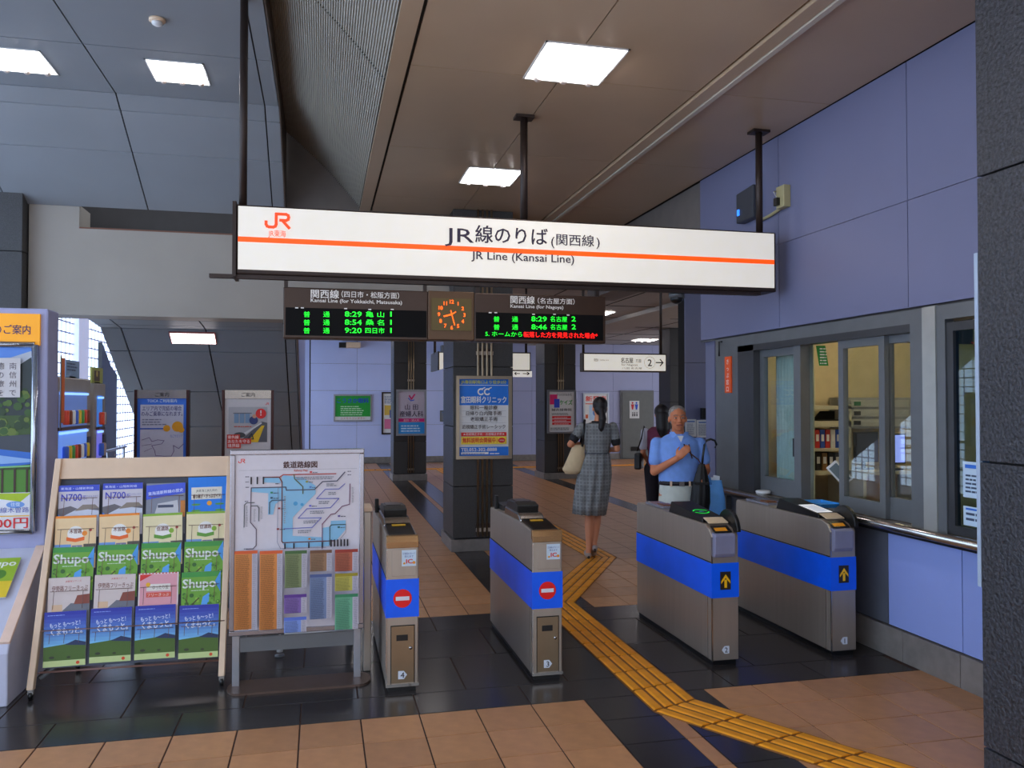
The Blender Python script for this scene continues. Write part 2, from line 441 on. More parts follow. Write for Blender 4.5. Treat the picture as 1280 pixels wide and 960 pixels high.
# ------------------------------------------------------------------ beam and columns at the left
bw = struct('wall_beam', MB().box(-2.86, 1.40, 9.0, 9.4, 2.50, 3.38).box(-2.86, -2.40, 9.0, 9.4, 3.38, 3.62), M_beam, 'off white beam with a notch, crossing above the machines')
bw.name = 'trim_1'
struct('wall_end', MB().box(XA - .02, 1.4, 9.02, 9.2, 3.38, 4.7), mat('painted_shade_panel', (.42, .38, .35), .6)).name = 'wall_cove'  # beam wall continued, its shadow put into a darker colour
struct('wall_recess', MB().box(-2.86, XA, 9.7, 9.9, 2.6, 3.9), mat('recess_shade_panel', (.26, .25, .25), .7))  # dark colour stands for the shade in the gap above the beam
struct('trim_2', MB().box(-2.40, 1.4, 8.997, 9.012, 3.38, 3.395), mat('copper_edge', (.45, .28, .2), .4))
# lower sloping underside of the stairs
M_st = mat('stair_panel', (.56, .60, .63), .5, 0, .05, 1.5, rnd=.05)
stz = lambda y: 2.50 - (y - 9.4) * .10 if y < 9.9 else 2.45 - (y - 9.9) * .587
stx = struct('ceiling_5', MB().prism([(9.4, 2.53), (9.9, 2.48), (14.07, .02), (14.07, .3), (9.9, 2.75), (9.4, 2.75)], -2.42, -.30, 0), M_gap, 'panelled underside of a staircase sloping down to the floor')
def spanel(x0, x1, y0, y1):
    g = .008; p = [(x0 + g, y0 + g), (x1 - g, y0 + g), (x1 - g, y1 - g), (x0 + g, y1 - g)]
    lo = [Vector((a, b, stz(b))) for a, b in p]; mb = MB(); up = Vector((0, .01, .02))
    mb.add(lo + [q + up for q in lo], [(0, 3, 2, 1), (4, 5, 6, 7), (0, 1, 5, 4), (1, 2, 6, 5), (2, 3, 7, 6), (3, 0, 4, 7)])
    part('stair_soffit_panel', mb, M_st, stx)
for x0, x1 in [(-2.42, -2.2), (-2.2, -1.3), (-1.3, -.42), (-.42, -.30)]:
    for y0, y1 in [(9.4, 9.7), (9.7, 9.9), (9.9, 10.3), (10.3, 11.1), (11.1, 11.9), (11.9, 12.7), (12.7, 13.5), (13.5, 14.0)]: spanel(x0, x1, y0, y1)
struct('wall_stair', MB().prism([(9.4, 2.6), (9.9, 2.5), (14.1, 0), (14.3, 0), (14.3, 3.3), (9.4, 3.3)], -.30, -.27, 0), M_bluel, 'pale blue side wall of the staircase')
struct('trim_3', MB().tube([(-.285, 9.42, 2.50), (-.285, 9.9, 2.45), (-.285, 14.05, .0)], .014, 8), M_alu)

def stone_column(name, x0, x1, y0, y1, h, label, joints, strips=None):
    r = thing(name, label, 'column', ((x0 + x1) / 2, (y0 + y1) / 2, 0))
    part('core', MB().box(x0 + .02, x1 - .02, y0 + .02, y1 - .02, 0, h), M_gap, r)
    z = [.14] + joints + [h]
    for a, b in zip(z[:-1], z[1:]):
        part('stone_panel', MB().box(x0, x1, y0, y1, a + .003, b - .003), M_stone, r, bevel=.004)
    part('plinth', MB().box(x0 - .02, x1 + .02, y0 - .02, y1 + .02, 0, .13), M_base, r, bevel=.004)
    if strips:
        for (a, b) in strips[1]:
            part('clamp', MB().box(strips[0][0] - .02, strips[0][-1] + .02, y0 - .012, y0, a, b), M_brz, r)
            part('clamp', MB().box(strips[0][0] - .02, strips[0][-1] + .02, y0 - .022, y0, (a + b) / 2 - .02, (a + b) / 2 + .02), M_steel, r)
        for xq in strips[0]: part('steel_bar', MB().tube([(xq, y0 - .02, .16), (xq, y0 - .02, h)], .012, 8), mat('brass_bar', (.62, .54, .44), .3, .8), r)
    return r
stone_column('stone_column', 1.39, 2.055, 8.71, 9.43, 3.72, 'dark stone clad column behind the gates carrying the blue and white clinic poster', [.7, 1.35, 2.0, 2.65, 3.3], ([1.66, 1.71, 1.76, 1.81], [(.16, .3), (2.1, 2.2)]))
stone_column('stone_column', 1.44, 2.11, 16.7, 17.4, 3.22, 'slimmer dark column at the left rear carrying the pink lettered clinic poster', [.8, 1.6, 2.4], ([1.74, 1.79, 1.84], [(.16, .3), (2.0, 2.1)]))
stone_column('stone_column', 4.52, 5.20, 16.3, 17.0, 3.22, 'dark rear column left of the walking woman carrying a poster with red bars', [.8, 1.6, 2.4], ([4.82, 4.87, 4.92], [(.16, .3), (2.0, 2.1)]))
stone_column('stone_column', 7.38, 7.95, 16.4, 17.0, 3.22, 'plain dark rear column seen between the toilet door and the ticket booth', [.8, 1.6, 2.4])
stone_column('stone_column', -4.4, -2.87, 8.85, 9.6, 4.2, 'broad grey stone column at the left edge above the orange header', [.8, 1.6, 2.35, 3.1])
# near granite pillar at right
np_ = thing('granite_pillar', 'tall near black speckled granite pillar filling the right edge', 'column', (3.1, 1.6, 0))
part('core', MB().box(2.83, 3.55, .2, 2.97, 0, 3.72), M_gap, np_)
for a, b in [(0, .134), (.134, 1.365), (1.365, 2.61), (2.61, 3.72)]:
    part('granite_slab', MB().box(2.80, 3.58, .2, 2.99, a + .004, b - .004), M_stone2, np_, bevel=.003)
solo('corner_guard', MB().box(2.80, 2.815, 2.992, 3.012, .82, 2.28), mat('pale_guard', (.66, .72, .80), .4), 'thin pale corner strip running down the near granite pillar', 'corner guard')

# ------------------------------------------------------------------ right wall and ticket booth
YE = 7.08
wr = struct('wall_right', MB().box(3.53, 3.9, 3.0, YE, 2.22, 3.74), M_gap, 'lavender panelled wall above the ticket windows')
for y0, y1 in [(3.0, 4.28), (4.28, 5.72), (5.72, YE)]:
    for z0, z1 in [(2.19, 2.86), (2.86, 3.72)]: part('wall_panel', MB().box(3.50, 3.535, y0 + .003, y1 - .003, z0 + .002, z1 - .002), M_blue, wr)
part('soffit', MB().box(3.50, 3.9, 3.0, YE, 2.185, 2.20), M_grey, wr)
struct('trim_4', MB().box(3.52, 3.9, YE, 10.5, 3.0, 3.72), mat('grey_fascia', (.45, .42, .40), .6))  # fascia in a warm grey of its own
wl = struct('wall_right_2', MB().box(3.57, 3.75, 3.0, YE - .3, 0, .80), M_gap, 'wall below the ticket counter')
for k, (y0, y1) in enumerate([(3.0, 3.93), (3.93, 4.55)]): part('wall_panel', MB().box(3.55, 3.58, y0 + .003, y1 - .003, .20, .80), M_bluel, wl)
part('steel_panel', MB().box(3.55, 3.58, 4.553, 6.78, .20, .80), mat('grey_steel_panel', (.42, .43, .47), .4, .3), wl)
for k in range(8): part('baseboard_stone', MB().box(3.535, 3.575, 3.0 + .47 * k, 3.465 + .47 * k, 0, .19), M_base, wl, bevel=.003)
struct('wall_right_3', MB().box(3.57, 6.4, 6.78, 6.9, 0, 2.19), mat('booth_cream', (.86, .80, .66), .6))
struct('wall_right_4', MB().box(6.3, 6.4, 2.0, 6.8, 0, 2.6), _m['booth_cream'])
struct('ceiling_6', MB().box(3.6, 6.4, 2.0, 6.8, 2.60, 2.7), M_white, 'white ceiling inside the ticket booth')
struct('wall_booth_near', MB().box(3.6, 6.4, 2.9, 3.0, 0, 2.6), _m['booth_cream'])
struct('wall_booth_cladding', MB().box(3.55, 6.4, 6.90, YE, 0, 2.19), M_blue)
# wall facing the camera beyond the booth
wf = struct('wall_far_right', MB().box(4.34, 11.5, 9.22, 9.4, 0, 3.72), M_gap)
for x0, x1 in [(4.34, 5.6), (5.6, 7.5)]:
    for z0, z1 in [(.12, 1.1), (1.1, 2.1), (2.1, 3.1), (3.1, 3.72)]: part('wall_panel', MB().box(x0, x1 - .005, 9.19, 9.22, z0, z1 - .005), M_blue, wf)

# counter rail
ct = thing('ticket_counter', 'stainless ledge with rounded nosing below the ticket windows', 'counter', (3.5, 5.0, .8))
part('ledge', MB().box(3.44, 3.75, 3.02, 6.76, .835, .865), M_steel, ct, bevel=.005)
part('nosing', MB().tube([(3.44, 3.02, .85), (3.44, 6.76, .85)], .028, 14), M_steel2, ct)
part('bracket_strip', MB().box(3.47, 3.56, 3.02, 6.76, .80, .836), M_black, ct)

# ticket window frames
def wframe(name, y0, y1, z0, z1, xc, t, m, parent, lab=None, lower=.05):
    mb = MB(); d = .02
    mb.box(xc - d, xc + d, y0, y0 + t, z0, z1).box(xc - d, xc + d, y1 - t, y1, z0, z1).box(xc - d, xc + d, y0 + t, y1 - t, z1 - t, z1).box(xc - d, xc + d, y0 + t, y1 - t, z0, z0 + lower)
    return part(name, mb, m, parent, lab)
M_dfr = mat('dark_frame', (.30, .30, .31), .35, .5)
W = struct('window_1', MB().box(3.5, 3.62, 4.16, 6.5, 2.10, 2.19).box(3.5, 3.64, 4.16, 4.27, .865, 2.10).box(3.50, 3.62, 6.38, 6.5, .865, 2.10).box(3.52, 3.6, 5.47, 5.56, .865, 2.1), M_grey, 'long sliding ticket window of the booth')
part('light_post', MB().box(3.49, 3.62, 4.05, 4.157, .865, 2.185), mat('pale_steel', (.72, .72, .70), .35, .5), W)
part('head_track', MB().box(3.50, 3.60, 4.27, 6.38, 2.05, 2.10), M_dfr, W)
sa = wframe('curtained_sash', 5.56, 6.12, .87, 2.05, 3.58, .06, M_grey, W, lower=.14)
g = part('pane', MB().box(3.578, 3.584, 5.62, 6.06, 1.01, 1.99), M_glass, sa)
sb = wframe('sliding_sash', 4.55, 5.03, .87, 2.05, 3.555, .055, M_grey, W, lower=.10)
part('pane', MB().box(3.553, 3.558, 4.60, 4.98, .97, 2.0), M_glass, sb)
sc_ = wframe('sliding_sash', 4.22, 4.60, .87, 2.05, 3.59, .05, M_grey, W, lower=.14)
part('pane', MB().box(3.588, 3.593, 4.27, 4.55, 1.01, 2.0), M_glass, sc_)
part('jamb', MB().box(3.50, 3.60, 6.12, 6.38, .865, 2.10), M_dfr, W)
part('sash_handle', MB().box(3.545, 3.56, 5.60, 5.62, 1.20, 1.34), M_black, sa)
part('sash_handle', MB().box(3.56, 3.57, 4.57, 4.585, 1.26, 1.40), M_black, sc_)
W2 = struct('window_2', MB().box(3.5, 3.64, 2.99, 4.05, 2.10, 2.19).box(3.50, 3.56, 3.985, 4.05, .865, 2.10), M_grey, 'second ticket window beside the granite pillar')
s2 = wframe('sash', 3.0, 3.985, .87, 2.08, 3.53, .05, M_dfr, W2, lower=.05)
part('pane', MB().box(3.528, 3.534, 3.05, 3.935, .92, 2.03), glassmat('teal_glass', (.55, .72, .82)), s2)
part('roller_blind', MB().box(3.70, 3.71, 3.0, 3.98, 1.0, 2.1), mat('teal_blind', (.30, .42, .52), .6), W2)
# booth end column and orange sign
struct('trim_5', MB().box(3.50, 3.60, 6.50, 6.78, .865, 2.19).box(3.50, 3.56, 6.6, 6.78, 0, .8), M_grey)
o = thing('orange_sign', 'narrow vertical orange sign with white lettering on the booth corner', 'sign', (3.48, 6.55, 1.5))
a = hit(906, 446, 0, 3.49); b = hit(914, 490, 0, 3.49)
part('board', MB().box(3.488, 3.50, b.y, a.y, 1.70, 2.02), mat('orange_board', (.98, .36, .08), .4), o)
p = Print((3.488, a.y, 1.70), *FLX); ww = a.y - b.y
for i, chh in enumerate('きっぷ窓口'): p.text(chh, ww / 2, .255 - i * .06, .05, (1, .95, .9), bold=.01)
p.build('lettering', o)
part('hook', MB().tube([(3.47, 6.66, 2.03), (3.47, 6.66, 2.16), (3.5, 6.66, 2.16)], .008, 6), M_black, o)

# notices on the wall beyond the booth
def poster(name, label, cat, x0, x1, z0, z1, y, art, fm=M_alu, ft=.02, depth=.025, group=None, bgc=(.88, .88, .88), lit=0):
    o = thing(name, label, cat, ((x0 + x1) / 2, y, z0), group=group)
    part('frame', MB().box(x0, x1, y - depth, y, z0, z0 + ft).box(x0, x1, y - depth, y, z1 - ft, z1).box(x0, x0 + ft, y - depth, y, z0 + ft, z1 - ft).box(x1 - ft, x1, y - depth, y, z0 + ft, z1 - ft), fm, o)
    sh = part('sheet', MB().box(x0 + ft * .9, x1 - ft * .9, y - depth * .5, y - .002, z0 + ft * .9, z1 - ft * .9), ink(bgc), o)
    p = Print((x0 + ft, y - depth * .5, z0 + ft), *FR); art(p, x1 - x0 - 2 * ft, z1 - z0 - 2 * ft); p.build('printing', sh)
    return o
def art_note1(p, w, h):
    p.rect(0, h * .5, w, h * .3, (.95, .85, .2)); p.disc(w / 2, h * .9, w * .4, (.85, .15, .2), ry=h * .06); p.lines(w * .1, h * .05, w * .8, h * .4, 6, (.5, .5, .55))
def art_note2(p, w, h): p.lines(w * .1, h * .1, w * .8, h * .7, 9, (.5, .52, .6)); p.rect(w * .1, h * .85, w * .8, h * .08, (.35, .5, .75))
def place(px0, py0, px1, py1, y):
    a = hit(px0, py1, 1, y); b = hit(px1, py0, 1, y); return a.x, b.x, a.z, b.z
poster('notice', 'white notice with yellow block and red oval on the wall behind the man', 'notice', *place(885, 491, 897, 523, 9.18), 9.185, art_note1, M_white, .006, .01)
poster('notice', 'blue headed printed notice right of the man above his umbrella', 'notice', *place(871, 525, 888, 547, 9.18), 9.185, art_note2, M_white, .006, .01)
poster('notice', 'pale lined notice just behind the man next to his head', 'notice', *place(857, 524, 870, 546, 9.18), 9.185, art_note2, M_white, .006, .01)
a = hit(877, 510, 1, 9.15); b = hit(883, 524, 1, 9.15)
solo('card_reader', MB().box(a.x, b.x, 9.13, 9.19, b.z, a.z), M_black, 'small black wall box above the notices behind the man', 'wall box', bevel=.005)

# ------------------------------------------------------------------ things on the right wall
rt = thing('wall_router', 'dark grey wall box with a blue light behind the right sign post', 'router', (3.48, 6.1, 3.1))
part('housing', MB().prism([(5.97, 3.13), (6.25, 3.13), (6.25, 3.38), (5.97, 3.40)], 3.42, 3.50, 0), mat('dark_grey_case', (.22, .23, .26), .5), rt, bevel=.01)
part('status_light', MB().box(3.412, 3.42, 6.19, 6.22, 3.19, 3.24), ink((.2, .5, 1), 1.5), rt)
jb = thing('junction_box', 'cream junction box with a short conduit on the lavender wall', 'junction box', (3.49, 5.62, 3.1))
part('box_body', MB().box(3.44, 3.50, 5.55, 5.66, 3.12, 3.29), mat('cream_plastic', (.72, .68, .50), .5), jb, bevel=.006)
part('plug', MB().box(3.41, 3.44, 5.60, 5.65, 3.14, 3.20), M_black, jb, bevel=.004)
part('conduit', MB().tube([(3.48, 5.66, 3.13), (3.48, 5.8, 3.11), (3.48, 5.98, 3.10)], .012, 8), mat('cream_plastic', ), jb)
part('cable', MB().tube([(3.42, 5.62, 3.2), (3.41, 5.64, 3.25), (3.44, 5.66, 3.26)], .006, 6), M_white, jb)

# ------------------------------------------------------------------ booth interior
def bx(px0, py0, px1, py1, y, d):
    a = hit(px0, py1, 1, y); b = hit(px1, py0, 1, y); return (a.x, b.x, y, y + d, a.z, b.z)
M_ivory = mat('ivory_steel', (.80, .78, .70), .5)
sh = thing('booth_shelving', 'ivory steel shelving unit inside the ticket booth', 'shelf', hit(1035, 560, 1, 6.4))
for (l, t, r_, b) in [(1013, 507, 1018, 620), (1054, 505, 1064, 620)]: part('post', MB().box(*bx(l, t, r_, b, 6.35, .04)), M_ivory, sh)
for t, b in [(507, 512), (526, 534), (560, 564), (588, 594)]: part('shelf_board', MB().box(*bx(1013, t, 1064, b, 6.35, .35)), M_ivory, sh)
eq = thing('equipment_cabinet', 'grey equipment cabinet with three control rows on the booth shelf', 'cabinet', hit(1078, 534, 1, 6.5))
part('body', MB().box(*bx(1058, 497, 1140, 536, 6.5, .25)), mat('equip_grey', (.62, .62, .62), .5), eq)
for k in range(3):
    part('drawer_front', MB().box(*bx(1064, 500 + 12 * k, 1136, 509 + 12 * k, 6.485, .016)), mat('equip_front', (.70, .70, .69), .5), eq)
    part('control_dot', MB().box(*bx(1068, 502 + 12 * k, 1076, 507 + 12 * k, 6.478, .008)), ink((.2, .45, .3) if k == 0 else (.2, .2, .2)), eq)
dk = thing('booth_desk', 'long ivory office desk inside the ticket booth', 'desk', hit(1080, 640, 1, 6.2))
q = bx(1079, 588, 1165, 594, 6.1, .6); DZ = q[5]; part('desk_top', MB().box(*q), M_ivory, dk)
part('modesty_panel', MB().box(q[0] + .02, q[1] - .02, 6.5, 6.52, .02, q[4]), M_cream, dk)
part('side_panel', MB().box(q[0], q[0] + .03, 6.1, 6.6, 0, q[4]), M_ivory, dk); part('side_panel', MB().box(q[1] - .03, q[1], 6.1, 6.6, 0, q[4]), M_ivory, dk)
cb = thing('low_cabinet', 'low cream cabinet inside the booth behind the open window', 'cabinet', hit(1008, 620, 1, 6.3))
q = bx(1000, 581, 1011, 584, 6.0, .3); CZ = q[5]; part('body', MB().box(q[0], q[1], 6.0, 6.3, 0, q[4]), M_cream, cb); part('top', MB().box(q[0] - .005, q[1] + .005, 5.99, 6.31, q[4], q[5]), M_ivory, cb)
def monitor(label, px0, py0, px1, py1, y, scr, lit=.6, zd=1.0):
    t = thing('computer_monitor', label, 'monitor', hit((px0 + px1) / 2, py1, 1, y))
    q = bx(px0, py0, px1, py1, y, .04); part('casing', MB().box(*q), M_black, t, bevel=.004)
    part('screen', MB().box(q[0] + .012, q[1] - .012, y - .003, y + .01, q[4] + .012, q[5] - .012), ink(scr, lit), t)
    cx = (q[0] + q[1]) / 2; part('stand', MB().box(cx - .015, cx + .015, y + .041, y + .06, zd + .012, q[4] + .06).box(cx - .05, cx + .05, y - .02, y + .1, zd + .001, zd + .012), M_black, t)
monitor('dark computer monitor on the low booth cabinet', 1001, 562, 1011, 579, 6.12, (.12, .22, .4), .5, CZ)
monitor('wide dark monitor on the booth desk behind the sliding sash', 1070, 540, 1098, 578, 6.30, (.18, .19, .22), .3, DZ)
monitor('bright screen with coloured rows on the booth desk near the right jamb', 1110, 542, 1132, 580, 6.2, (.55, .62, .95), .8, DZ)
pp = thing('wall_map_poster', 'yellow and white map poster on the booth back wall', 'poster', hit(1010, 511, 1, 6.77))
q = bx(1002, 470, 1019, 540, 6.765, .008); part('sheet', MB().box(*q), ink((.86, .84, .74)), pp)
p = Print((q[0], 6.765, q[4]), *FR); w_, h_ = q[1] - q[0], q[5] - q[4]
p.rect(.02, h_ * .42, w_ - .04, h_ * .33, (.92, .74, .1)); p.line([(.03, h_ * .6), (w_ * .5, h_ * .64), (w_ - .03, h_ * .6)], .008, (.2, .2, .2)); p.line([(w_ * .4, h_ * .45), (w_ * .6, h_ * .62), (w_ * .55, h_ * .72)], .006, (.2, .2, .2)); p.lines(.02, h_ * .8, w_ - .04, h_ * .16, 5, (.3, .3, .3)); p.rect(.02, .03, w_ - .04, h_ * .2, (.92, .78, .2)); p.build('printing', pp)
gs = thing('hanging_notice', 'green and white notice hanging inside the open ticket window', 'notice', hit(1027, 457, 1, 5.3))
q = hit(1021, 457, 1, 5.4); q2 = hit(1034, 432, 1, 5.4)
part('card', MB().add([(q.x + .02, 5.4, q.z), (q2.x + .01, 5.4, q.z), (q2.x - .01, 5.41, q2.z), (q.x, 5.41, q2.z)], [(0, 1, 2, 3)]), ink((.10, .55, .22)), gs)
p = Print((q.x + .012, 5.399, q.z), *FR); p.lines(.012, .012, q2.x - q.x - .03, q2.z - q.z - .02, 6, (.85, .9, .85), jag=.1); p.build('printing', gs)
part('string', MB().tube([((q.x + q2.x) / 2, 5.41, q2.z), ((q.x + q2.x) / 2, 5.41, 2.6)], .002, 5), M_white, gs)
def binder(px0, py0, px1, py1, y, c, label, group=None):
    q = bx(px0, py0, px1, py1, y, .2); t = thing('binder', label, 'binder', (q[0], y, q[4]), group=group)
    part('cover', MB().box(*q), ink(c), t); part('spine_label', MB().box(q[0] + .01, q[1] - .01, y - .003, y, q[4] + .06, q[4] + .12), ink((.9, .9, .9)), t)
for k in range(5): binder(1019 + 6.5 * k, 537, 1024.5 + 6.5 * k, 560, 6.4, [(.75, .2, .2), (.2, .35, .75), (.75, .2, .2), (.85, .85, .85), (.2, .35, .75)][k], ['red binder at the left end of the booth shelf', 'blue binder second on the booth shelf', 'red binder third on the booth shelf', 'white binder fourth on the booth shelf', 'blue binder at the right end of the booth shelf'][k])
for k in range(4): binder(1020 + 8 * k, 566, 1026 + 8 * k, 588, 6.4, [(.15, .15, .17), (.55, .4, .25), (.15, .15, .17), (.3, .3, .32)][k], ['black file at the left of the lower booth shelf', 'brown file on the lower booth shelf', 'black file right of the brown one on the lower booth shelf', 'grey file at the right of the lower booth shelf'][k])
t = thing('laptop_tray', 'dark open letter tray on the upper booth shelf', 'tray', hit(1038, 526, 1, 6.4))
q = bx(1024, 514, 1052, 526, 6.4, .2); part('tray_base', MB().box(q[0], q[1], q[2], q[3], q[4], q[4] + .01), M_black, t); part('tray_back', MB().prism([(q[0], q[4]), (q[1], q[4]), (q[1], q[5]), (q[0] + .08, q[5])], q[2] + .1, q[2] + .11, 1), M_black, t)
# ticket reading terminal on an arm + blue tray
t = thing('fare_terminal', 'tilted white bezel terminal on an arm at the open ticket window', 'terminal', (3.72, 5.25, .867))
part('foot', MB().lathe([(.06, 0), (.06, .012), (.02, .02)], (3.72, 5.26, .867)), M_grey, t)
part('arm', MB().tube([(3.72, 5.26, .87), (3.72, 5.26, 1.03), (3.69, 5.25, 1.09)], .014), M_grey, t)
R = Matrix.Translation((3.69, 5.245, 1.10)) @ Matrix.Rotation(math.radians(-25), 4, 'Z') @ Matrix.Rotation(math.radians(48), 4, 'Y') @ Matrix.Rotation(math.radians(-90), 4, 'Z')
m = MB().box(-.012, .012, -.09, .09, -.045, .045); m.v = [R @ v for v in m.v]; part('bezel', m, M_white, t, bevel=.006)
m = MB().box(.011, .015, -.075, .075, -.033, .033); m.v = [R @ v for v in m.v]; part('screen', m, ink((.35, .4, .42), .1), t)
t = thing('money_tray', 'light blue plastic money tray on the counter ledge', 'tray', (3.56, 5.25, .865))
def trayprof(s): return [(.10 * s, 0), (.12 * s, .028), (.112 * s, .028), (.093 * s, .006)]
tx, ty = 3.47, 5.15
part('dish', MB().box(tx, tx + .16, ty, ty + .24, .866, .872).prism([(ty, .868), (ty - .02, .893), (ty - .015, .893), (ty + .005, .868)], tx - .01, tx + .17, 0).prism([(ty + .24, .868), (ty + .26, .893), (ty + .255, .893), (ty + .235, .868)], tx - .01, tx + .17, 0).prism([(tx, .868), (tx - .015, .893), (tx - .01, .893), (tx + .005, .868)], ty - .02, ty + .26, 1).prism([(tx + .16, .868), (tx + .175, .893), (tx + .17, .893), (tx + .155, .868)], ty - .02, ty + .26, 1), mat('sky_blue_plastic', (.20, .58, .90), .4), t)
solo('white_dish', MB().lathe([(.02, 0), (.055, .012), (.062, .03), (.05, .036), (0.01, .038)], (3.50, 5.98, .866), 20), M_white, 'small white oval bowl on the counter ledge left of the blue tray', 'bowl')
# curtain behind the left sash
cu = MB(); n = 60; vs = []
for i in range(n + 1):
    y = 5.58 + .52 * i / n; x = 3.70 + .018 * math.sin(i * 1.3)
    vs += [(x, y, .868), (x, y, 2.10)]
cu.add(vs, [(2 * i, 2 * i + 2, 2 * i + 3, 2 * i + 1) for i in range(n)], True)
solo('curtain', cu, mat('pale_curtain', (.66, .72, .70), .8), 'pale pleated curtain behind the left ticket sash', 'curtain')
# papers on second window
for k, (z0, z1, lab) in enumerate([(hit(1210, 622, 0, 3.52).z, hit(1210, 577, 0, 3.52).z, 'large white notice taped inside the second ticket window'), (hit(1210, 657, 0, 3.52).z, hit(1210, 633, 0, 3.52).z, 'small white notice low inside the second ticket window')]):
    o = thing('window_notice', lab, 'notice', (3.52, 3.75, z0))
    part('sheet', MB().box(3.522, 3.526, 3.60, 3.885, z0, z1), ink((.80, .88, .95)), o)
    p = Print((3.522, 3.885, z0), *FLX); p.lines(.02, .03, .2, (z1 - z0) * .55, 5 if k == 0 else 2, (.25, .3, .4)); p.rect(.02, (z1 - z0) * .82, .08, (z1 - z0) * .1, (.2, .45, .85)); p.build('printing', o)
# booth ceiling lights
def area(name, loc, size, power, color=(1, 1, 1), rot=(0, 0, 0), sy=None):
    l = bpy.data.lights.new(name, 'AREA'); l.shape = 'RECTANGLE'; l.size = size; l.size_y = sy or size; l.energy = power; l.color = color
    o = bpy.data.objects.new(name, l); COL.objects.link(o); o.location = loc; o.rotation_euler = rot; return o
for k, (x, y) in enumerate([(4.7, 5.6), (4.7, 4.2)]):
    o = thing('booth_light', ['fluorescent ceiling light at the back of the booth', 'fluorescent ceiling light near the booth window'][k], 'ceiling light', (x, y, 2.6))
    part('housing', MB().box(x - .62, x + .62, y - .08, y + .08, 2.57, 2.60), M_white, o)
    part('tube', MB().tube([(x - .58, y, 2.55), (x + .58, y, 2.55)], .016), mat('warm_tube', (1, .93, .74), emit=28.0), o)

# ------------------------------------------------------------------ ceiling lights
def downlight(x0, x1, y0, y1, z, label, group=None):
    cx, cy = (x0 + x1) / 2, (y0 + y1) / 2
    o = thing('ceiling_light', label, 'ceiling light', (cx, cy, z), group=group); t = .012
    part('frame', MB().box(x0, x1, y0, y0 + t, z - .006, z + .004).box(x0, x1, y1 - t, y1, z - .006, z + .004).box(x0, x0 + t, y0, y1, z - .006, z + .004).box(x1 - t, x1, y0, y1, z - .006, z + .004), M_white, o)
    part('reflector', MB().box(x0 + t, x1 - t, y0 + t, y1 - t, z - .003, z + .001), M_refl, o)
    for k in range(3):
        x = x0 + (x1 - x0) * (k + .5) / 3
        part('lamp', MB().tube([(x, y0 + .09, z - .006), (x, y1 - .10, z - .006)], .018, 10), M_lamp, o)
        part('lamp_base', MB().tube([(x, y1 - .10, z - .012), (x, y1 - .045, z - .012)], .026, 10), mat('lamp_base_plastic', (.90, .84, .80), .5), o)
    return o
downlight(1.26, 1.78, 4.50, 5.07, 3.72, 'large square ceiling light nearest the camera above the sign')
downlight(1.27, 1.78, 7.10, 7.66, 3.72, 'smaller looking ceiling light just above the main sign beside the centre post')
downlight(-1.36, -.92, 6.77, 7.23, 4.30, 'square light in the blue grey ceiling right of the corner one')
downlight(-2.55, -2.10, 6.80, 7.28, 4.30, 'square light in the blue grey ceiling at the left edge')
for y, w_ in ((2.0, 'just above the camera'), (-.6, 'behind the camera')): downlight(1.26, 1.78, y, y + .57, 3.72, 'square beige ceiling light of the same row ' + w_)
for y, w_ in ((2.4, 'just above the camera'), (-1.6, 'behind the camera')): downlight(-1.36, -.92, y, y + .46, 4.30, 'square light of the blue grey ceiling ' + w_)
downlight(1.5, 2.0, 11.6, 12.1, 3.21, 'ceiling light of the far hall hidden above the departure board')
downlight(4.6, 5.1, 13.6, 14.1, 3.21, 'ceiling light of the far hall hidden above the red lettered board')
p = hit(806, 425, 2, 3.21)
downlight(p.x - .28, p.x + .28, p.y - .3, p.y + .3, 3.21, 'far thin looking ceiling light above the number two platform sign')
downlight(3.0, 3.5, 19.2, 19.7, 3.21, 'far hall ceiling light in front of the back wall hidden by the board')
for x, y in [(.6, 14.2), (.6, 18.5), (2.9, 16.2), (6.2, 18.6), (9.5, 13.0), (9.5, 17.0)]:  # unseen lights added to brighten the far hall and back wall
    downlight(x, x + .5, y, y + .5, 3.21, 'added far hall ceiling light hidden behind the signs', 'added far hall lights')
p = hit(242, 426, 1, 10.0)
o = thing('ceiling_light', 'thin reddish edged light under the staircase above the information stands', 'ceiling light', (p.x, 10.05, 2.3))
def onst(y, d=0): return stz(y) - d
xa_, xb_ = p.x - .25, p.x + .23
part('frame', MB().prism([(9.94, onst(9.94, .002)), (10.14, onst(10.14, .002)), (10.14, onst(10.14, .014)), (9.94, onst(9.94, .014))], xa_ - .012, xb_ + .012, 0), mat('reddish_frame', (.62, .30, .28), .5), o)
part('lamp', MB().prism([(9.955, onst(9.955, .014)), (10.125, onst(10.125, .014)), (10.125, onst(10.125, .018)), (9.955, onst(9.955, .018))], xa_, xb_, 0), mat('lamp_face', (1, .95, .95), .4, emit=5.), o)
sd = thing('smoke_detector', 'round white smoke detector on the blue grey ceiling', 'smoke detector', (-1.13, 6.05, 4.3))
part('base', MB().lathe([(.055, 0), (.055, -.015), (.04, -.02)], (-1.13, 6.05, 4.3)), M_cream, sd); part('sensor', MB().lathe([(.036, -.02), (.036, -.035), (.02, -.045), (.001, -.047)], (-1.13, 6.05, 4.3)), M_white, sd)

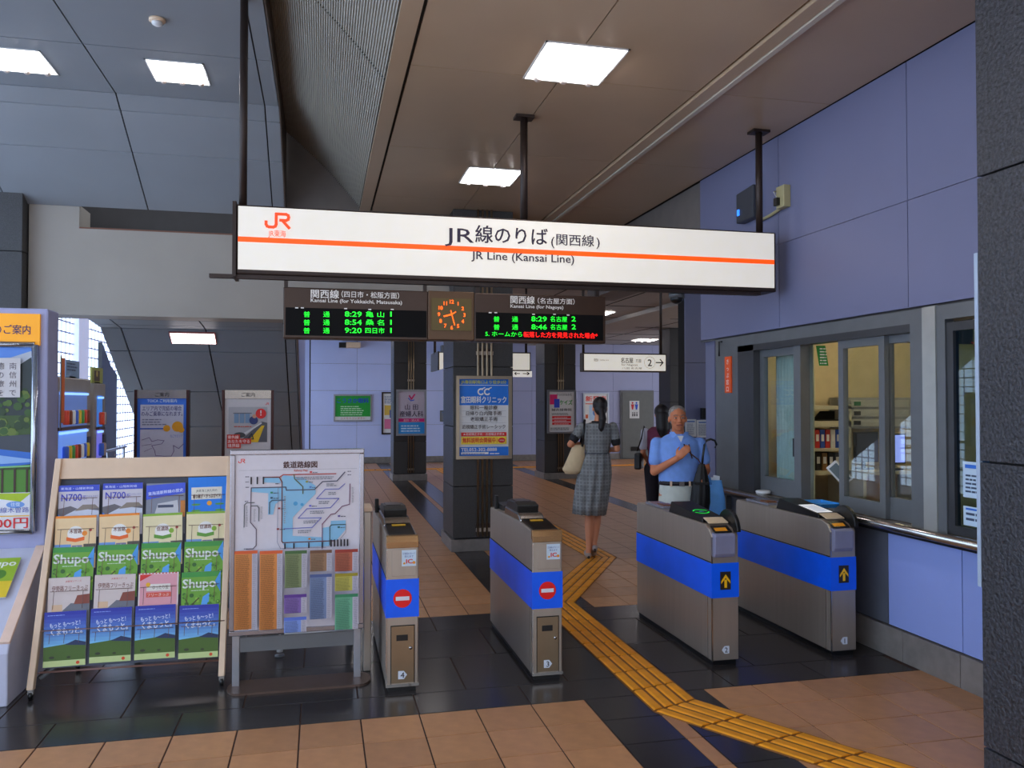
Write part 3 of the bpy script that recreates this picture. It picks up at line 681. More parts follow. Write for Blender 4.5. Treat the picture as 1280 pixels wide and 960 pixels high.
# ------------------------------------------------------------------ glass block wall (daylight) and shell
gw = struct('window_3', MB().box(-3.75, -3.70, 10.2, 21.5, 0, 3.4), mat('glass_block_glow', (.80, .90, 1), .3, emit=GLASSW), 'daylit glass block wall')
M_gj = mat('block_joint', (.86, .84, .92), .6)
gb = MB(); y = 10.2
while y < 21.5: gb.box(-3.70, -3.68, y, y + .012, 0, 3.4); y += .20
z = 0.
while z < 3.4: gb.box(-3.70, -3.67, 10.2, 21.5, z, z + .018); z += .155
part('block_joints', gb, M_gj, gw, kind='stuff')
for y in (13.55,): part('mullion', MB().box(-3.72, -3.60, y, y + .55, 0, 3.4), mat('glowing_mullion', (.82, .84, .95), .5, emit=.45), gw)  # slight glow stands for daylight coming through the frosted panel
wl_ = struct('wall_left', MB().box(-4.6, -4.55, -4, 8.85, 0, 4.4), _m['glass_block_glow'] if 'glass_block_glow' in _m else M_beam, 'added glowing glass block wall out of view on the left')  # unseen glowing wall added to light the atrium, floor and right wall
gb = MB(); y = -4.
while y < 8.8: gb.box(-4.55, -4.52, y, y + .03, 0, 4.4); y += .24
z = 0.
while z < 4.4: gb.box(-4.55, -4.515, -4, 8.8, z, z + .03); z += .24
part('block_joints', gb, M_gj, wl_, kind='stuff')
struct('wall_left_2', MB().box(-3.9, -3.72, 9.6, 10.2, 0, 3.4).box(-3.9, -3.7, 21.5, 22, 0, 3.4), M_blue)
struct('wall_far_left', MB().box(-3.9, -.3, 21.6, 21.8, 0, 3.4), M_back)
solo('stone_post', MB().prism([(14.9, 0), (14.9, 2.62), (15.5, 2.25), (15.95, 2.1), (15.95, 0)], -3.66, -3.60, 0), M_stone, 'dark narrow pier between the glass block panels behind the machines', 'pier')

# ------------------------------------------------------------------ back wall
wb = struct('wall_back', MB().box(-.3, 11.5, 21.62, 21.9, 0, 3.3), M_gap)
for k in range(10):
    x0 = -.27 + 1.18 * k
    for z0, z1 in [(.16, 1.0), (1.0, 1.9), (1.9, 2.6), (2.6, 3.22)]: part('wall_panel', MB().box(x0, x0 + 1.174, 21.58, 21.62, z0, z1 - .006), M_back if x0 < 3.2 else M_back2, wb)
part('baseboard_stone', MB().box(-.27, 11.5, 21.56, 21.62, 0, .16), M_base, wb)
struct('wall_passage', MB().box(3.62, 4.5, 21.5, 21.56, 0, 2.75), mat('passage_shade', (.26, .28, .33), .6), 'dark panel painted as a shaded opening in the back wall behind the central column')  # flat panel, the darkness of the passage put into its colour
# toilet door
a = hit(775, 488, 1, 21.55); b = hit(817, 577, 1, 21.55)
d = struct('door_1', MB().box(a.x, b.x, 21.52, 21.56, 0, a.z), mat('door_frame_grey', (.40, .40, .41), .5), 'grey toilet door in the back wall')
part('door_leaf', MB().box(a.x + .05, b.x - .05, 21.50, 21.525, .02, a.z - .05), mat('door_grey', (.40, .41, .40), .5), d)
part('louvre', MB().box(a.x + .3, b.x - .25, 21.49, 21.50, .22, .34), M_gap, d)
q = hit(787, 523, 1, 21.49); q2 = hit(799, 501, 1, 21.49)
o = thing('toilet_sign', 'white toilet sign with red and blue figures on the grey door', 'sign', (q.x, 21.49, q.z))
part('plate', MB().box(q.x, q2.x, 21.485, 21.50, q.z, q2.z), M_white, o)
p = Print((q.x, 21.485, q.z), *FR, gap=.002); w_ = q2.x - q.x; h_ = q2.z - q.z
for cx, c in [(.3, (.8, .1, .15)), (.7, (.1, .3, .8))]:
    p.disc(w_ * cx, h_ * .88, w_ * .09, c); p.poly([(w_ * (cx - .16), h_ * .8), (w_ * (cx + .16), h_ * .8), (w_ * (cx + .07), h_ * .5), (w_ * (cx - .07), h_ * .5)], c)
for cx in (.3, .5, .72): p.disc(w_ * cx, h_ * .32, w_ * .06, (.15, .15, .2)); p.rect(w_ * (cx - .06), h_ * .12, w_ * .12, h_ * .14, (.15, .15, .2))
p.build('pictogram', o)
# posters on the back wall
def art_green(p, w, h):
    p.rect(0, h * .14, w, h * .86, (.12, .62, .22)); p.text('こうさか眼科', w / 2, h * .72, .14, (.1, .2, .75), w=w * .9, bold=.04); p.lines(w * .15, h * .2, w * .7, h * .42, 5, (.75, .9, .75)); p.text('コスモスコンタクト', w / 2, h * .03, .07, (.8, .15, .3), w=w * .7)
poster('wall_poster', 'green eye clinic poster on the pale blue back wall', 'poster', *place(417, 493, 465, 527, 21.55), 21.58, art_green, M_alu, .04, .05)
def art_side(p, w, h): p.rect(w * .1, h * .45, w * .8, h * .25, (.85, .7, .3)); p.rect(w * .1, h * .1, w * .8, h * .25, (.85, .45, .6)); p.lines(w * .1, h * .75, w * .8, h * .2, 5, (.4, .45, .6)); p.rect(w * .5, h * .38, w * .3, h * .2, (.3, .35, .6))
poster('wall_poster', 'narrow colourful poster half hidden behind the left rear column', 'poster', *place(477, 490, 497, 543, 21.55), 21.58, art_side, M_brz, .04, .05)
def art_red(p, w, h):
    p.text('新発売', w / 2, h * .82, .16, (.9, .2, .1), w=w * .9, bold=.05); p.rect(w * .2, h * .3, w * .6, h * .4, (.72, .82, .92)); p.disc(w * .5, h * .5, w * .14, (.35, .5, .75)); p.lines(w * .1, h * .06, w * .8, h * .12, 2, (.2, .2, .25)); p.line([(w * .05, h * .74), (w * .95, h * .74)], .02, (.9, .3, .15)); p.rect(w * .05, h * .35, w * .1, h * .1, (.9, .4, .2))
poster('wall_poster', 'white poster with red heading behind the walking woman', 'poster', *place(729, 491, 761, 541, 21.55), 21.58, art_red, M_alu, .04, .05)
def art_w(p, w, h): p.lines(w * .2, h * .2, w * .6, h * .6, 6, (.4, .5, .6)); p.rect(w * .2, h * .85, w * .6, h * .06, (.3, .5, .5))
poster('wall_poster', 'white framed poster right of the toilet door', 'poster', *place(827, 491, 848, 540, 21.55), 21.58, art_w, M_alu, .04, .05)
q = bx(572, 509, 600, 527, 21.55, .03)
poster('wall_poster', 'small grey notice board on the back wall between the left columns', 'notice board', *place(550, 513, 566, 527, 21.55), 21.58, art_note2, M_grey, .03, .04, bgc=(.55, .58, .62))

# posters on columns
def art_clinic(p, w, h):
    W_, B_ = (.93, .93, .92), (.10, .46, .86)
    p.rect(0, h * .66, w, h * .34, B_); p.rect(0, 0, w, h * .115, B_)
    p.text('JR春田駅南口より徒歩3分', w / 2, h * .945, .04, (.85, .85, .15), w=w * .92, bold=.02)
    p.rect(0, h * .918, w, h * .006, W_)
    for dx in (0, w * .13): p.ring(w * .44 + dx, h * .835, w * .055, w * .028, W_, 55, 320, 16); p.line([(w * .45 + dx, h * .87), (w * .52 + dx, h * .89)], w * .02, W_)
    p.text('富田眼科クリニック', w / 2, h * .695, .08, W_, w=w * .92, bold=.025)
    for t, v, f in [('眼科一般診療', .605, .55), ('日帰り白内障手術', .53, .72), ('老眼矯正手術', .455, .55), ('近視矯正手術レーシック', .355, .88)]: p.text(t, w / 2, h * v, .05, (.22, .16, .16), w=w * f, bold=.01)
    for v in (.585, .51, .43, .33): p.line([(w * .05, h * v), (w * .95, h * v)], .002, (.6, .6, .62))
    p.rect(w * .04, h * .255, w * .92, h * .05, (.88, .12, .1)); p.text('★老眼矯正手術・近視矯正手術★', w / 2, h * .268, .03, W_, w=w * .84)
    p.rect(w * .04, h * .15, w * .92, h * .1, (.98, .86, .25)); p.text('無料説明会開催中！', w * .42, h * .175, .06, (.85, .1, .08), w=w * .7, bold=.03); p.disc(w * .86, h * .2, w * .075, (.85, .1, .1), ry=h * .033); p.text('予約制', w * .86, h * .19, .018, W_)
    p.text('TEL052-302-8888', w * .4, h * .06, .05, W_, w=w * .72, bold=.02); p.rect(w * .04, h * .02, w * .55, h * .028, W_); p.lines(w * .06, h * .024, w * .5, h * .02, 1, (.2, .3, .6)); p.lines(w * .62, h * .02, w * .2, h * .03, 1, W_)
poster('column_poster', 'large blue and white eye clinic poster on the central column', 'poster', 1.413, 2.028, 1.0, 1.90, 8.70, art_clinic, mat('champagne_frame', (.66, .60, .52), .3, .8), .035, .06)
def art_pink(p, w, h):
    p.line([(w * .42, h * .9), (w * .5, h * .82), (w * .62, h * .93)], .03, (.85, .15, .45)); p.line([(w * .38, h * .84), (w * .48, h * .78), (w * .6, h * .8)], .02, (.2, .4, .85))
    p.text('山 田', w / 2, h * .58, .12, (.25, .2, .3), w=w * .5, bold=.01); p.text('産婦人科', w / 2, h * .41, .13, (.25, .2, .3), w=w * .9, bold=.01)
    p.rect(0, h * .28, w, h * .08, (.85, .12, .5)); p.text('産科・婦人科', w / 2, h * .295, .05, (1, .9, .9), w=w * .6); p.rect(0, 0, w, h * .27, (.2, .62, .92)); p.lines(w * .1, h * .05, w * .8, h * .18, 3, (.85, .93, 1))
poster('column_poster', 'pale clinic poster with pink band on the left rear column', 'poster', 1.49, 2.10, .92, 1.86, 16.66, art_pink, M_alu, .04, .06, bgc=(.78, .74, .80))
def art_redbars(p, w, h):
    p.rect(w * .03, h * .68, w * .3, h * .25, (.9, .15, .45)); p.rect(w * .2, h * .6, w * .22, h * .22, (.2, .3, .8)); p.text('ケイズ', w * .68, h * .68, .11, (.1, .6, .2), w=w * .5, bold=.04)
    p.text('からだのなおる', w * .6, h * .9, .06, (.2, .2, .2), w=w * .6); p.text('鍼灸接骨院', w / 2, h * .52, .06, (.15, .15, .15), w=w * .8, bold=.01)
    for v in (.33, .25, .17): p.rect(w * .12, h * v, w * .76, h * .06, (.85, .12, .15)); p.lines(w * .2, h * (v + .015), w * .6, h * .03, 1, (.95, .85, .85))
    p.lines(w * .1, h * .42, w * .8, h * .06, 2, (.4, .4, .4)); p.lines(w * .05, h * .04, w * .9, h * .08, 2, (.3, .3, .3))
poster('column_poster', 'white poster with three red bars on the rear column left of the woman', 'poster', 4.56, 5.18, .95, 1.86, 16.26, art_redbars, M_alu, .04, .06)

# AC unit + camera on back wall, small speaker
o = thing('wall_unit', 'small beige wall unit with dark end high on the back wall', 'air unit', (.7, 21.4, 3.0))
part('housing', MB().box(.62, .98, 21.25, 21.58, 3.0, 3.14), M_cream, o, bevel=.01); part('dark_end', MB().box(.44, .62, 21.28, 21.56, 3.0, 3.13), M_black, o)
o = thing('wall_speaker', 'grey speaker box on the back wall behind the clock', 'speaker', (3.55, 21.3, 2.9))
part('housing', MB().box(2.95, 3.4, 21.2, 21.58, 2.66, 2.92), mat('speaker_grey', (.45, .45, .42), .6), o, bevel=.01); part('bracket', MB().box(3.1, 3.25, 21.3, 21.58, 2.92, 3.1), M_grey, o)

# ------------------------------------------------------------------ platform signs in the far hall
def platform_sign(x0, x1, z0, z1, y, label, art, sub=None):
    o = thing('platform_sign', label, 'sign', ((x0 + x1) / 2, y, z0))
    part('housing', MB().box(x0 - .015, x1 + .015, y, y + .12, z0 - .015, z1 + .015), M_brz, o, bevel=.005)
    lp = part('lit_panel', MB().box(x0, x1, y - .006, y, z0, z1), M_lbox, o)
    for x in (x0 + .01, x1 - .03): part('hanger', MB().tube([(x, y + .06, z1), (x, y + .06, 3.7 if y < 10.5 else 3.22)], .016, 8), M_brz, o)
    p = Print((x0, y - .006, z0), *FR); art(p, x1 - x0, z1 - z0); p.build('lettering', lp); return o
K = (.15, .12, .13)
def art_two(p, w, h):
    p.text('名古屋', w * .52, h * .5, h * .36, K, w=w * .15, bold=.015); p.text('方面', w * .66, h * .52, h * .26, K, w=w * .07); p.text('for Nagoya', w * .55, h * .3, h * .2, (.4, .4, .4), w=w * .2); p.text('八田 名古屋', w * .58, h * .1, h * .14, (.4, .4, .4), w=w * .25)
    p.text('2', w * .8, h * .3, h * .6, K, bold=.02); p.ring(w * .8, h * .52, h * .36, h * .02, (.6, .6, .6)); p.line([(w * .88, h * .52), (w * .96, h * .52)], h * .07, K); p.line([(w * .93, h * .72), (w * .965, h * .52), (w * .93, h * .32)], h * .07, K)
    p.text('関西線', w * .14, h * .56, h * .2, (.35, .3, .3), w=w * .05); p.text('Kansai Line', w * .24, h * .6, h * .15, (.5, .5, .5), w=w * .11)
platform_sign(2.975, 3.99, 1.985, 2.175, 9.0, 'lit number two platform sign with right arrow hanging before the toilet door', art_two)
def art_arrow(p, w, h): p.text('四日市', w * .3, h * .5, h * .3, K); p.text('1', w * .8, h * .3, h * .5, K)
_a = hit(606, 462, 1, 9.9); _b = hit(662, 442, 1, 9.9)
platform_sign(_a.x, _b.x, _a.z, _b.z, 9.9, 'lit platform sign partly hidden behind the central column', lambda p, w, h: p.text('松阪方面', w * .45, h * .6, h * .25, (.4, .4, .4)))
o = thing('exit_sign', 'small white double arrow sign below the half hidden platform sign', 'sign', (2.2, 9.9, 1.88))
a = hit(642, 471, 1, 9.9); b = hit(664, 463, 1, 9.9)
part('plate', MB().box(1.9, b.x + .01, 9.9, 9.96, a.z, _a.z - .016), mat('white_lit', (.95, .93, .9), .5, emit=.5), o)
p = Print((1.9, 9.9, a.z), *FR); w_ = b.x - 1.9; h_ = b.z - a.z; p.line([(w_ * .84, h_ * .5), (w_ * .96, h_ * .5)], .01, K); p.line([(w_ * .92, h_ * .72), (w_ * .965, h_ * .5), (w_ * .92, h_ * .28)], .01, K); p.line([(w_ * .68, h_ * .5), (w_ * .78, h_ * .5)], .01, K); p.line([(w_ * .71, h_ * .7), (w_ * .68, h_ * .5), (w_ * .71, h_ * .3)], .01, K); p.build('lettering', o)
o = thing('edge_on_sign', 'thin lit sign seen edge on between the two left columns', 'sign', hit(553, 450, 1, 12))
a = hit(549, 461, 1, 12.); b = hit(554, 441, 1, 12.)
part('housing', MB().box(a.x, b.x, 12, 12.8, a.z, b.z), M_lbox, o); part('rim', MB().box(a.x - .02, a.x, 11.99, 12.8, a.z - .02, b.z + .02), M_brz, o); part('hanger', MB().tube([(a.x - .01, 12.4, b.z), (a.x - .01, 12.4, 3.22)], .02, 8), M_brz, o)

# ------------------------------------------------------------------ the main lit sign
SY = 5.55
a = hit(298, 258, 1, SY); sx0, sx1, sz0, sz1 = -.533, 3.352, 2.488, 2.902
o = thing('main_sign', 'long lit white overhead sign with an orange stripe', 'sign', (1.4, SY, sz0))
part('housing', MB().box(sx0 - .012, sx1 + .02, SY, SY + .22, sz0 - .03, sz1 + .012), M_brz, o, bevel=.01)
lp = part('lit_panel', MB().box(sx0, sx1, SY - .006, SY, sz0, sz1), M_lbox, o)
part('tube_row', MB().tube([(sx0 + .2, SY + .1, sz1 + .005), (sx0 + .21, SY + .1, sz1 + .005)], .01, 6), M_brz, o)
p = Print((sx0, SY - .006, sz0), *FR); OR = (.98, .36, .05); NV = (.20, .16, .26)
Wd = sx1 - sx0; Hh = sz1 - sz0
p.rect(0, Hh * .435, Wd, Hh * .082, mat('lit_orange', (1, .33, .03), .5, emit=.75))
def su(px, py=300): return hit(px, py, 1, SY).x - sx0
def sv(px, py): return hit(px, py, 1, SY).z - sz0
p.text('JR', (su(556) + su(592)) / 2, sv(574, 303), .140, NV, w=su(592) - su(556), bold=.006)
p.text('線のりば', (su(594) + su(684)) / 2, sv(640, 303.5), .132, NV, w=su(684) - su(594), bold=.014)
p.text('(', su(690.5), sv(690, 307), .088, NV, w=.024, bold=.01); p.text('関西線', (su(694) + su(743)) / 2, sv(718, 306.5), .090, NV, w=su(742) - su(695), bold=.010); p.text(')', su(747), sv(747, 308), .088, NV, w=.024, bold=.01)
p.text('JR Line (Kansai Line)', (su(589) + su(717)) / 2, sv(653, 326.5), .080, NV, w=su(717) - su(589), bold=.012)
lg = mat('lit_logo', (.98, .30, .10), .5, emit=.5); jr_logo(p, .175, Hh * .66, .11, lg); p.text('JR東海', .245, Hh * .54, .05, lg, w=.11)
p.build('lettering', lp)
for x, y in [(-.51, SY + .06), (3.29, SY + .1)]:
    part('post', MB().tube([(x, y, sz1), (x, y, 4.32 if x < 0 else 3.715)], .026, 12), M_brz, o)
part('post', MB().tube([(1.44, SY + .2, sz1), (1.44, SY + .2, 3.715)], .028, 12), M_brz, o)
for x, y in [(1.44, SY + .2), (3.29, SY + .1)]: part('ceiling_flange', MB().box(x - .07, x + .07, y - .05, y + .05, 3.70, 3.72), M_brz, o)
part('left_cap', MB().box(sx0 - .035, sx0 - .012, SY - .01, SY + .22, sz0 - .05, sz1 + .03), M_brz, o)
part('carrier_bar', MB().box(sx0 - .18, sx1 - .1, SY + .02, SY + .07, sz0 - .055, sz0 - .03), M_brz, o)

# departure board and clock
LY = SY + .02
o = thing('departure_board', 'dark brown departure board with green and red LED lines hanging below the main sign', 'departure board', (.85, LY, 2.05))
def ub(px): return hit(px, 400, 1, LY).x
bx0, bx1 = ub(354), ub(757); bz0, bz1 = 2.045, 2.385
xm0, xm1 = ub(535), ub(593)
for n_, a_, b_ in [('left_panel', bx0, xm0), ('right_panel', xm1, bx1)]: part(n_, MB().box(a_, b_, LY, LY + .14, bz0, bz1), mat('brown_case', (.24, .16, .11), .35, .3), o, bevel=.006)
part('clock_panel', MB().box(xm0, xm1, LY - .004, LY + .14, bz0 + .005, bz1 + .004), mat('brown_case2', (.34, .24, .15), .35, .4), o, bevel=.006)
zs = bz0 + (bz1 - bz0) * .60
for a_, b_ in [(bx0 + .015, xm0 - .01), (xm1 + .01, bx1 - .02)]: part('led_screen', MB().box(a_, b_, LY - .003, LY + .01, bz0 + .02, zs), mat('led_black', (.03, .025, .03), .6, spec=.15), o)
for x in (ub(357), ub(532), ub(594) + .02, ub(752) - .02): part('hanger', MB().box(x - .012, x + .012, LY + .03, LY + .06, bz1, sz0 - .057), M_brz, o)
G = ink((.10, 1, .20), 1.1); RD = ink((1, .08, .05), 1.2); WT = ink((.86, .84, .82), .12)
def px_u(px): return ub(px) - bx0
def pz_(py, px): return hit(px, py, 1, LY).z - bz0
p = Print((bx0, LY - .003, bz0), *FR)
def T(st, px, py, h, m, pw, bold=.02, py2=None): p.text(st, px_u(px), pz_(py, px), h, m, w=px_u(px + pw / 2) - px_u(px - pw / 2), bold=bold)
T('関西線', 406, 372, .062, WT, 35, .02); T('（四日市・松阪方面）', 463, 372, .046, WT, 72, .012); T('Kansai Line (for Yokkaichi, Matsusaka)', 446, 379, .035, WT, 114, .02)
T('関西線', 653, 379, .060, WT, 30, .02); T('（名古屋方面）', 695, 379.5, .044, WT, 46, .012); T('Kansai Line (for Nagoya)', 671, 385.5, .033, WT, 66, .02)
for k, (t1, t2) in enumerate([('8:29', '亀 山'), ('8:54', '桑 名'), ('9:20', '四日市')]):
    y_ = 396 + 10.2 * k
    T('普', 383.5, y_, .042, G, 8, 0); T('通', 408, y_, .042, G, 8, 0); T(t1, 441.5, y_, .050, G, 21, .012); T(t2, 468.5, y_, .042, G, 23 if k < 2 else 24, .0); T('1', 488.5, y_, .050, G, 1.8, .0)
for k, t1 in enumerate(['8:29', '8:46']):
    y_ = 402 + 10 * k
    T('普', 620, y_, .042, G, 7.5, 0); T('通', 643, y_, .042, G, 7.5, 0); T(t1, 673, y_, .050, G, 19, .012); T('名古屋', 697.5, y_, .042, G, 21, .0); T('2', 716, y_, .050, G, 5, .012)
T('5. ホームから', 629, 420.5, .040, G, 46, 0); T('転落した方を発見された場合*', 700, 422, .042, RD, 92, .02)
for px, py in [(369, 386), (376, 386), (430, 387), (460, 388), (488, 388), (610, 392), (617, 392), (664, 394), (690, 394), (707, 395)]: p.rect(px_u(px), pz_(py, px), .02, .008, WT)
p.build('lettering', o)
o = thing('led_clock', 'square orange LED clock between the two departure panels', 'clock', ((xm0 + xm1) / 2, LY, 2.1))
ca, cb_ = hit(539, 413, 1, LY), hit(589, 374, 1, LY); OC = ink((1, .38, .04), 1.7)
part('clock_face', MB().box(ca.x, cb_.x, LY - .014, LY - .0045, ca.z, cb_.z), mat('olive_face', (.30, .24, .03), .4, emit=.25), o)
p = Print((ca.x, LY - .014, ca.z), *FR); w_, h_ = cb_.x - ca.x, cb_.z - ca.z; cx, cy = w_ / 2, h_ / 2; R_ = h_ * .40
for n in range(1, 13):
    an = math.radians(90 - 30 * n); p.text(str(n), cx + R_ * math.cos(an), cy + R_ * math.sin(an) - .014, .036, OC, bold=.03)
p.line([(cx, cy), (cx + R_ * .62 * math.cos(math.radians(195)), cy + R_ * .62 * math.sin(math.radians(195)))], .010, OC)
p.line([(cx - R_ * .3 * math.cos(math.radians(285)), cy - R_ * .3 * math.sin(math.radians(285))), (cx + R_ * .85 * math.cos(math.radians(285)), cy + R_ * .85 * math.sin(math.radians(285)))], .007, OC)
p.line([(cx, cy), (cx + R_ * .3, cy + R_ * .2)], .007, OC)
p.build('numerals_and_hands', o)
# little camera under the sign
o = thing('dome_camera', 'small dark dome camera hanging under the right end of the main sign', 'camera', (2.7, SY + .2, 2.42))
part('dome', MB().ell((2.62, SY + .15, 2.405), (.05, .05, .04)), M_black, o); part('mount', MB().lathe([(.06, 0), (.06, .045)], (2.62, SY + .15, 2.410)), M_grey, o)

# ------------------------------------------------------------------ ticket gates
def gate(x0, kind, num, label, group='ticket gates'):
    W_, y0, y1 = .18, 4.61, 5.83; x1 = x0 + W_
    o = thing('ticket_gate', label, 'ticket gate', (x0 + W_ / 2, (y0 + y1) / 2, 0), group=None)
    part('plinth', MB().box(x0 + .012, x1 - .012, y0 + .015, y1 - .015, 0, .03), M_black, o)
    if kind == 'entry':
        prof = [(y0, .03), (y0, .795), (y0 + .035, .835), (y0 + .10, .858), (y1 - .02, .858), (y1, .845), (y1, .03)]
    else:
        prof = [(y0, .03), (y0, .842), (y0 + .02, .866), (y0 + .32, .878), (y1 - .02, .858), (y1, .845), (y1, .03)]
    part('body', MB().prism(prof, x0, x1, 0), M_steel, o, bevel=.006)
    e = .0025
    part('blue_band', MB().box(x0 - e, x1 + e, y0 - e, y1 + .002, .415, .628), M_gband, o)
    part('seam', MB().box(x0 - .0015, x0 + .002, y0 + .004, y1, .630, .636).box(x1 - .002, x1 + .0015, y0 + .004, y1, .630, .636), M_gap, o)
    part('corner_trim', MB().box(x0 - .002, x0 + .006, y0 + .05, y0 + .056, .03, .415).box(x0 - .002, x0 + .006, y0 - .002, y0 + .004, .03, .79), M_steel2, o)
    cx = x0 + W_ / 2
    p = Print((x0, y0 - (.001 if kind == 'entry' else .0075), 0), *FR)
    # number plate
    p.poly([(W_ / 2 - .024, .072), (W_ / 2 + .008, .072), (W_ / 2 + .026, .095), (W_ / 2 + .008, .118), (W_ / 2 - .024, .118)] if kind != 'entry' else [(W_ / 2 + .024, .072), (W_ / 2 - .008, .072), (W_ / 2 - .026, .095), (W_ / 2 - .008, .118), (W_ / 2 + .024, .118)], (.86, .88, .92))
    p.text(num, W_ / 2 + (.0 if kind != 'entry' else .004), .079, .044, (.08, .07, .08), bold=.012)
    p.build('number_plate', o)
    if kind == 'entry':
        b = part('arrow_plate', MB().box(cx - .035, cx + .035, y0 - .006, y0, .465, .575), mat('plate_dark', (.16, .12, .08), .4), o)
        p = Print((cx - .035, y0 - .006, .465), *FR); Y = (.98, .76, .05)
        p.rect(.026, .012, .018, .05, Y); p.poly([(.004, .052), (.035, .095), (.066, .052), (.066, .036), (.035, .072), (.004, .036)], Y); p.build('arrow', b)
        # rounded lavender front box
        pr = [(y0, .665), (y0 - .02, .668), (y0 - .032, .69), (y0 - .034, .80), (y0 - .02, .812), (y0 + .03, .815)]
        part('ticket_slot_box', MB().prism(pr, x0 + .008, x1 - .035, 0), mat('lavender_plastic', (.52, .52, .62), .4), o, bevel=.005)
        part('slot_recess', MB().prism([(y0 - .006, .816), (y0 + .06, .845), (y0 + .06, .85), (y0 - .006, .822)], x0 + .02, x1 - .045, 0), M_black, o)
        part('yellow_slot', MB().prism([(y0 + .002, .823), (y0 + .03, .838), (y0 + .03, .842), (y0 + .002, .827)], x0 + .03, x1 - .07, 0), ink((.95, .62, .08)), o)
        part('cream_slot_plate', MB().prism([(y0 + .07, .862), (y0 + .15, .885), (y0 + .15, .89), (y0 + .07, .868)], x0 + .02, x1 - .03, 0), mat('cream_plate', (.90, .80, .66), .4), o)
        rc = part('reader_console', MB().prism([(y0 + .14, .858), (y0 + .15, .884), (y0 + .62, .935), (y0 + .66, .858)], x0 + .012, x1 - .012, 0), M_black, o, bevel=.004)
        sl = Vector((0, .47, .051)).normalized()
        p = Print((x0 + .02, y0 + .19, .8884), (1, 0, 0), tuple(sl))
        if num == '2':
            gn = ink((.1, .85, .25), .9); p.ring(.068, .13, .050, .009, gn, 20, 160); p.ring(.068, .13, .050, .009, gn, 200, 340); p.text('IC', .068, .115, .030, ink((.4, .8, .9), .5))
        else:
            p.rect(.01, .0, .12, .22, ink((.92, .93, .95), .55)); p.rect(.025, .02, .09, .17, ink((.80, .82, .86), .4))
        p.build('reader_light', rc)
        part('rear_slot_cover', MB().box(x0 + .03, x1 - .03, y1 - .42, y1 - .10, .858, .874), mat('clear_cover', (.55, .55, .60), .2, .2), o, bevel=.004)
        part('rear_amber_slot', MB().box(x0 + .06, x1 - .04, y1 - .36, y1 - .26, .874, .880), mat('amber', (.50, .28, .08), .3), o)
        # black guard arch at the right
        arc = []; cy, cz = y0 + .10, .82
        for k in range(17):
            an = math.radians(-25 + 205 * k / 16); arc.append((cy - .13 * math.cos(math.pi - an) * 1.0, cz + .125 * math.sin(an)))
        part('guard_arch', MB().prism(arc, x1 - .022, x1 + .006, 0), M_black, o, bevel=.006)
    else:
        p = Print((cx - .09, y0 - e, .415), *FR); p.disc(.09, .105, .052, (.93, .06, .05)); p.rect(.052, .094, .076, .022, (.9, .9, .93)); p.build('no_entry_sign', o)
        part('front_lip', MB().prism([(y0 - .006, .836), (y0 + .01, .868), (y0 + .03, .872), (y0 + .03, .82), (y0 - .003, .80)], x0 - .001, x1 + .001, 0), mat('tan_highlight_steel', (.74, .60, .44), .25, .85), o, bevel=.004)  # tan highlight on the lip put into the steel colour
        part('access_panel', MB().box(x0 + .03, x1 - .012, y0 - .004, y0, .645, .795), M_steel, o, bevel=.002)
        dz = part('service_door', MB().box(x0 + .028, x1 - .024, y0 - .005, y0, .05, .365), mat('tan_reflection_steel', (.60, .52, .42), .3, .85), o, bevel=.002)  # golden brown reflection put into the door's steel colour
        part('door_slot', MB().box(cx - .034, cx + .03, y0 - .007, y0 - .002, .285, .318), M_black, dz)
        part('door_knob', MB().lathe([(.009, 0), (.009, .01), (.005, .014)], (x1 - .045, y0 - .018, .245), 12, 1), M_steel2, dz)
        part('door_gap', MB().box(x0 + .024, x0 + .028, y0 - .002, y0 + .001, .045, .37).box(x1 - .024, x1 - .020, y0 - .002, y0 + .001, .045, .37).box(x0 + .024, x1 - .020, y0 - .002, y0 + .001, .365, .37), M_gap, dz)
        part('bottom_rail', MB().box(x0 - .003, x1 + .003, y0 - .006, y0 + .01, .028, .045), M_steel2, o)
        # card sticker
        stk = part('sticker', MB().box(cx - .005, cx + .076, y0 - .006, y0 - .003, .70, .79), ink((.80, .87, .93)), o)
        p = Print((cx - .005, y0 - .006, .70), *FR); p.text('交通系ICカード', .04, .066, .013, (.2, .35, .6), w=.07); p.text('使えます', .04, .050, .013, (.2, .35, .6), w=.05)
        p.text('IC', .042, .016, .034, (.85, .1, .1), w=.036, bold=.08); p.disc(.068, .02, .008, (.95, .6, .1)); p.disc(.013, .017, .006, (.9, .6, .1)); p.build('sticker_print', stk)
        # black reader plate, steel hump, black sensor hood
        part('reader_plate', MB().prism([(y0 + .03, .872), (y0 + .30, .898), (y0 + .33, .895), (y0 + .33, .86), (y0 + .03, .86)], x0 + .014, x1 - .014, 0), mat('glossy_black', (.05, .05, .055), .12), o, bevel=.004)
        part('yellow_mark', MB().prism([(y0 + .23, .8925), (y0 + .26, .8955), (y0 + .26, .8975), (y0 + .23, .8945)], x0 + .05, x1 - .05, 0), ink((.85, .65, .1)), o)
        hump = [(y0 + .34, .86)] + [(y0 + .34 + .16 * (1 - math.cos(math.pi * k / 16)), .875 + .055 * math.sin(math.pi * k / 8 / 2)) for k in range(9)] + [(y0 + .80, .92), (y0 + .80, .86)]
        part('steel_hump', MB().prism([(y0 + .34, .86), (y0 + .345, .885), (y0 + .37, .905), (y0 + .41, .918), (y0 + .78, .918), (y0 + .80, .86)], x0 + .01, x1 - .01, 0), M_steel2, o, bevel=.01)
        hd_ = part('sensor_hood', MB().prism([(y0 + .46, .916), (y0 + .45, .962), (y0 + .53, .975), (y0 + .75, .965), (y0 + .78, .916)], x0 + .02, x1 - .02, 0), M_black, o, bevel=.006)
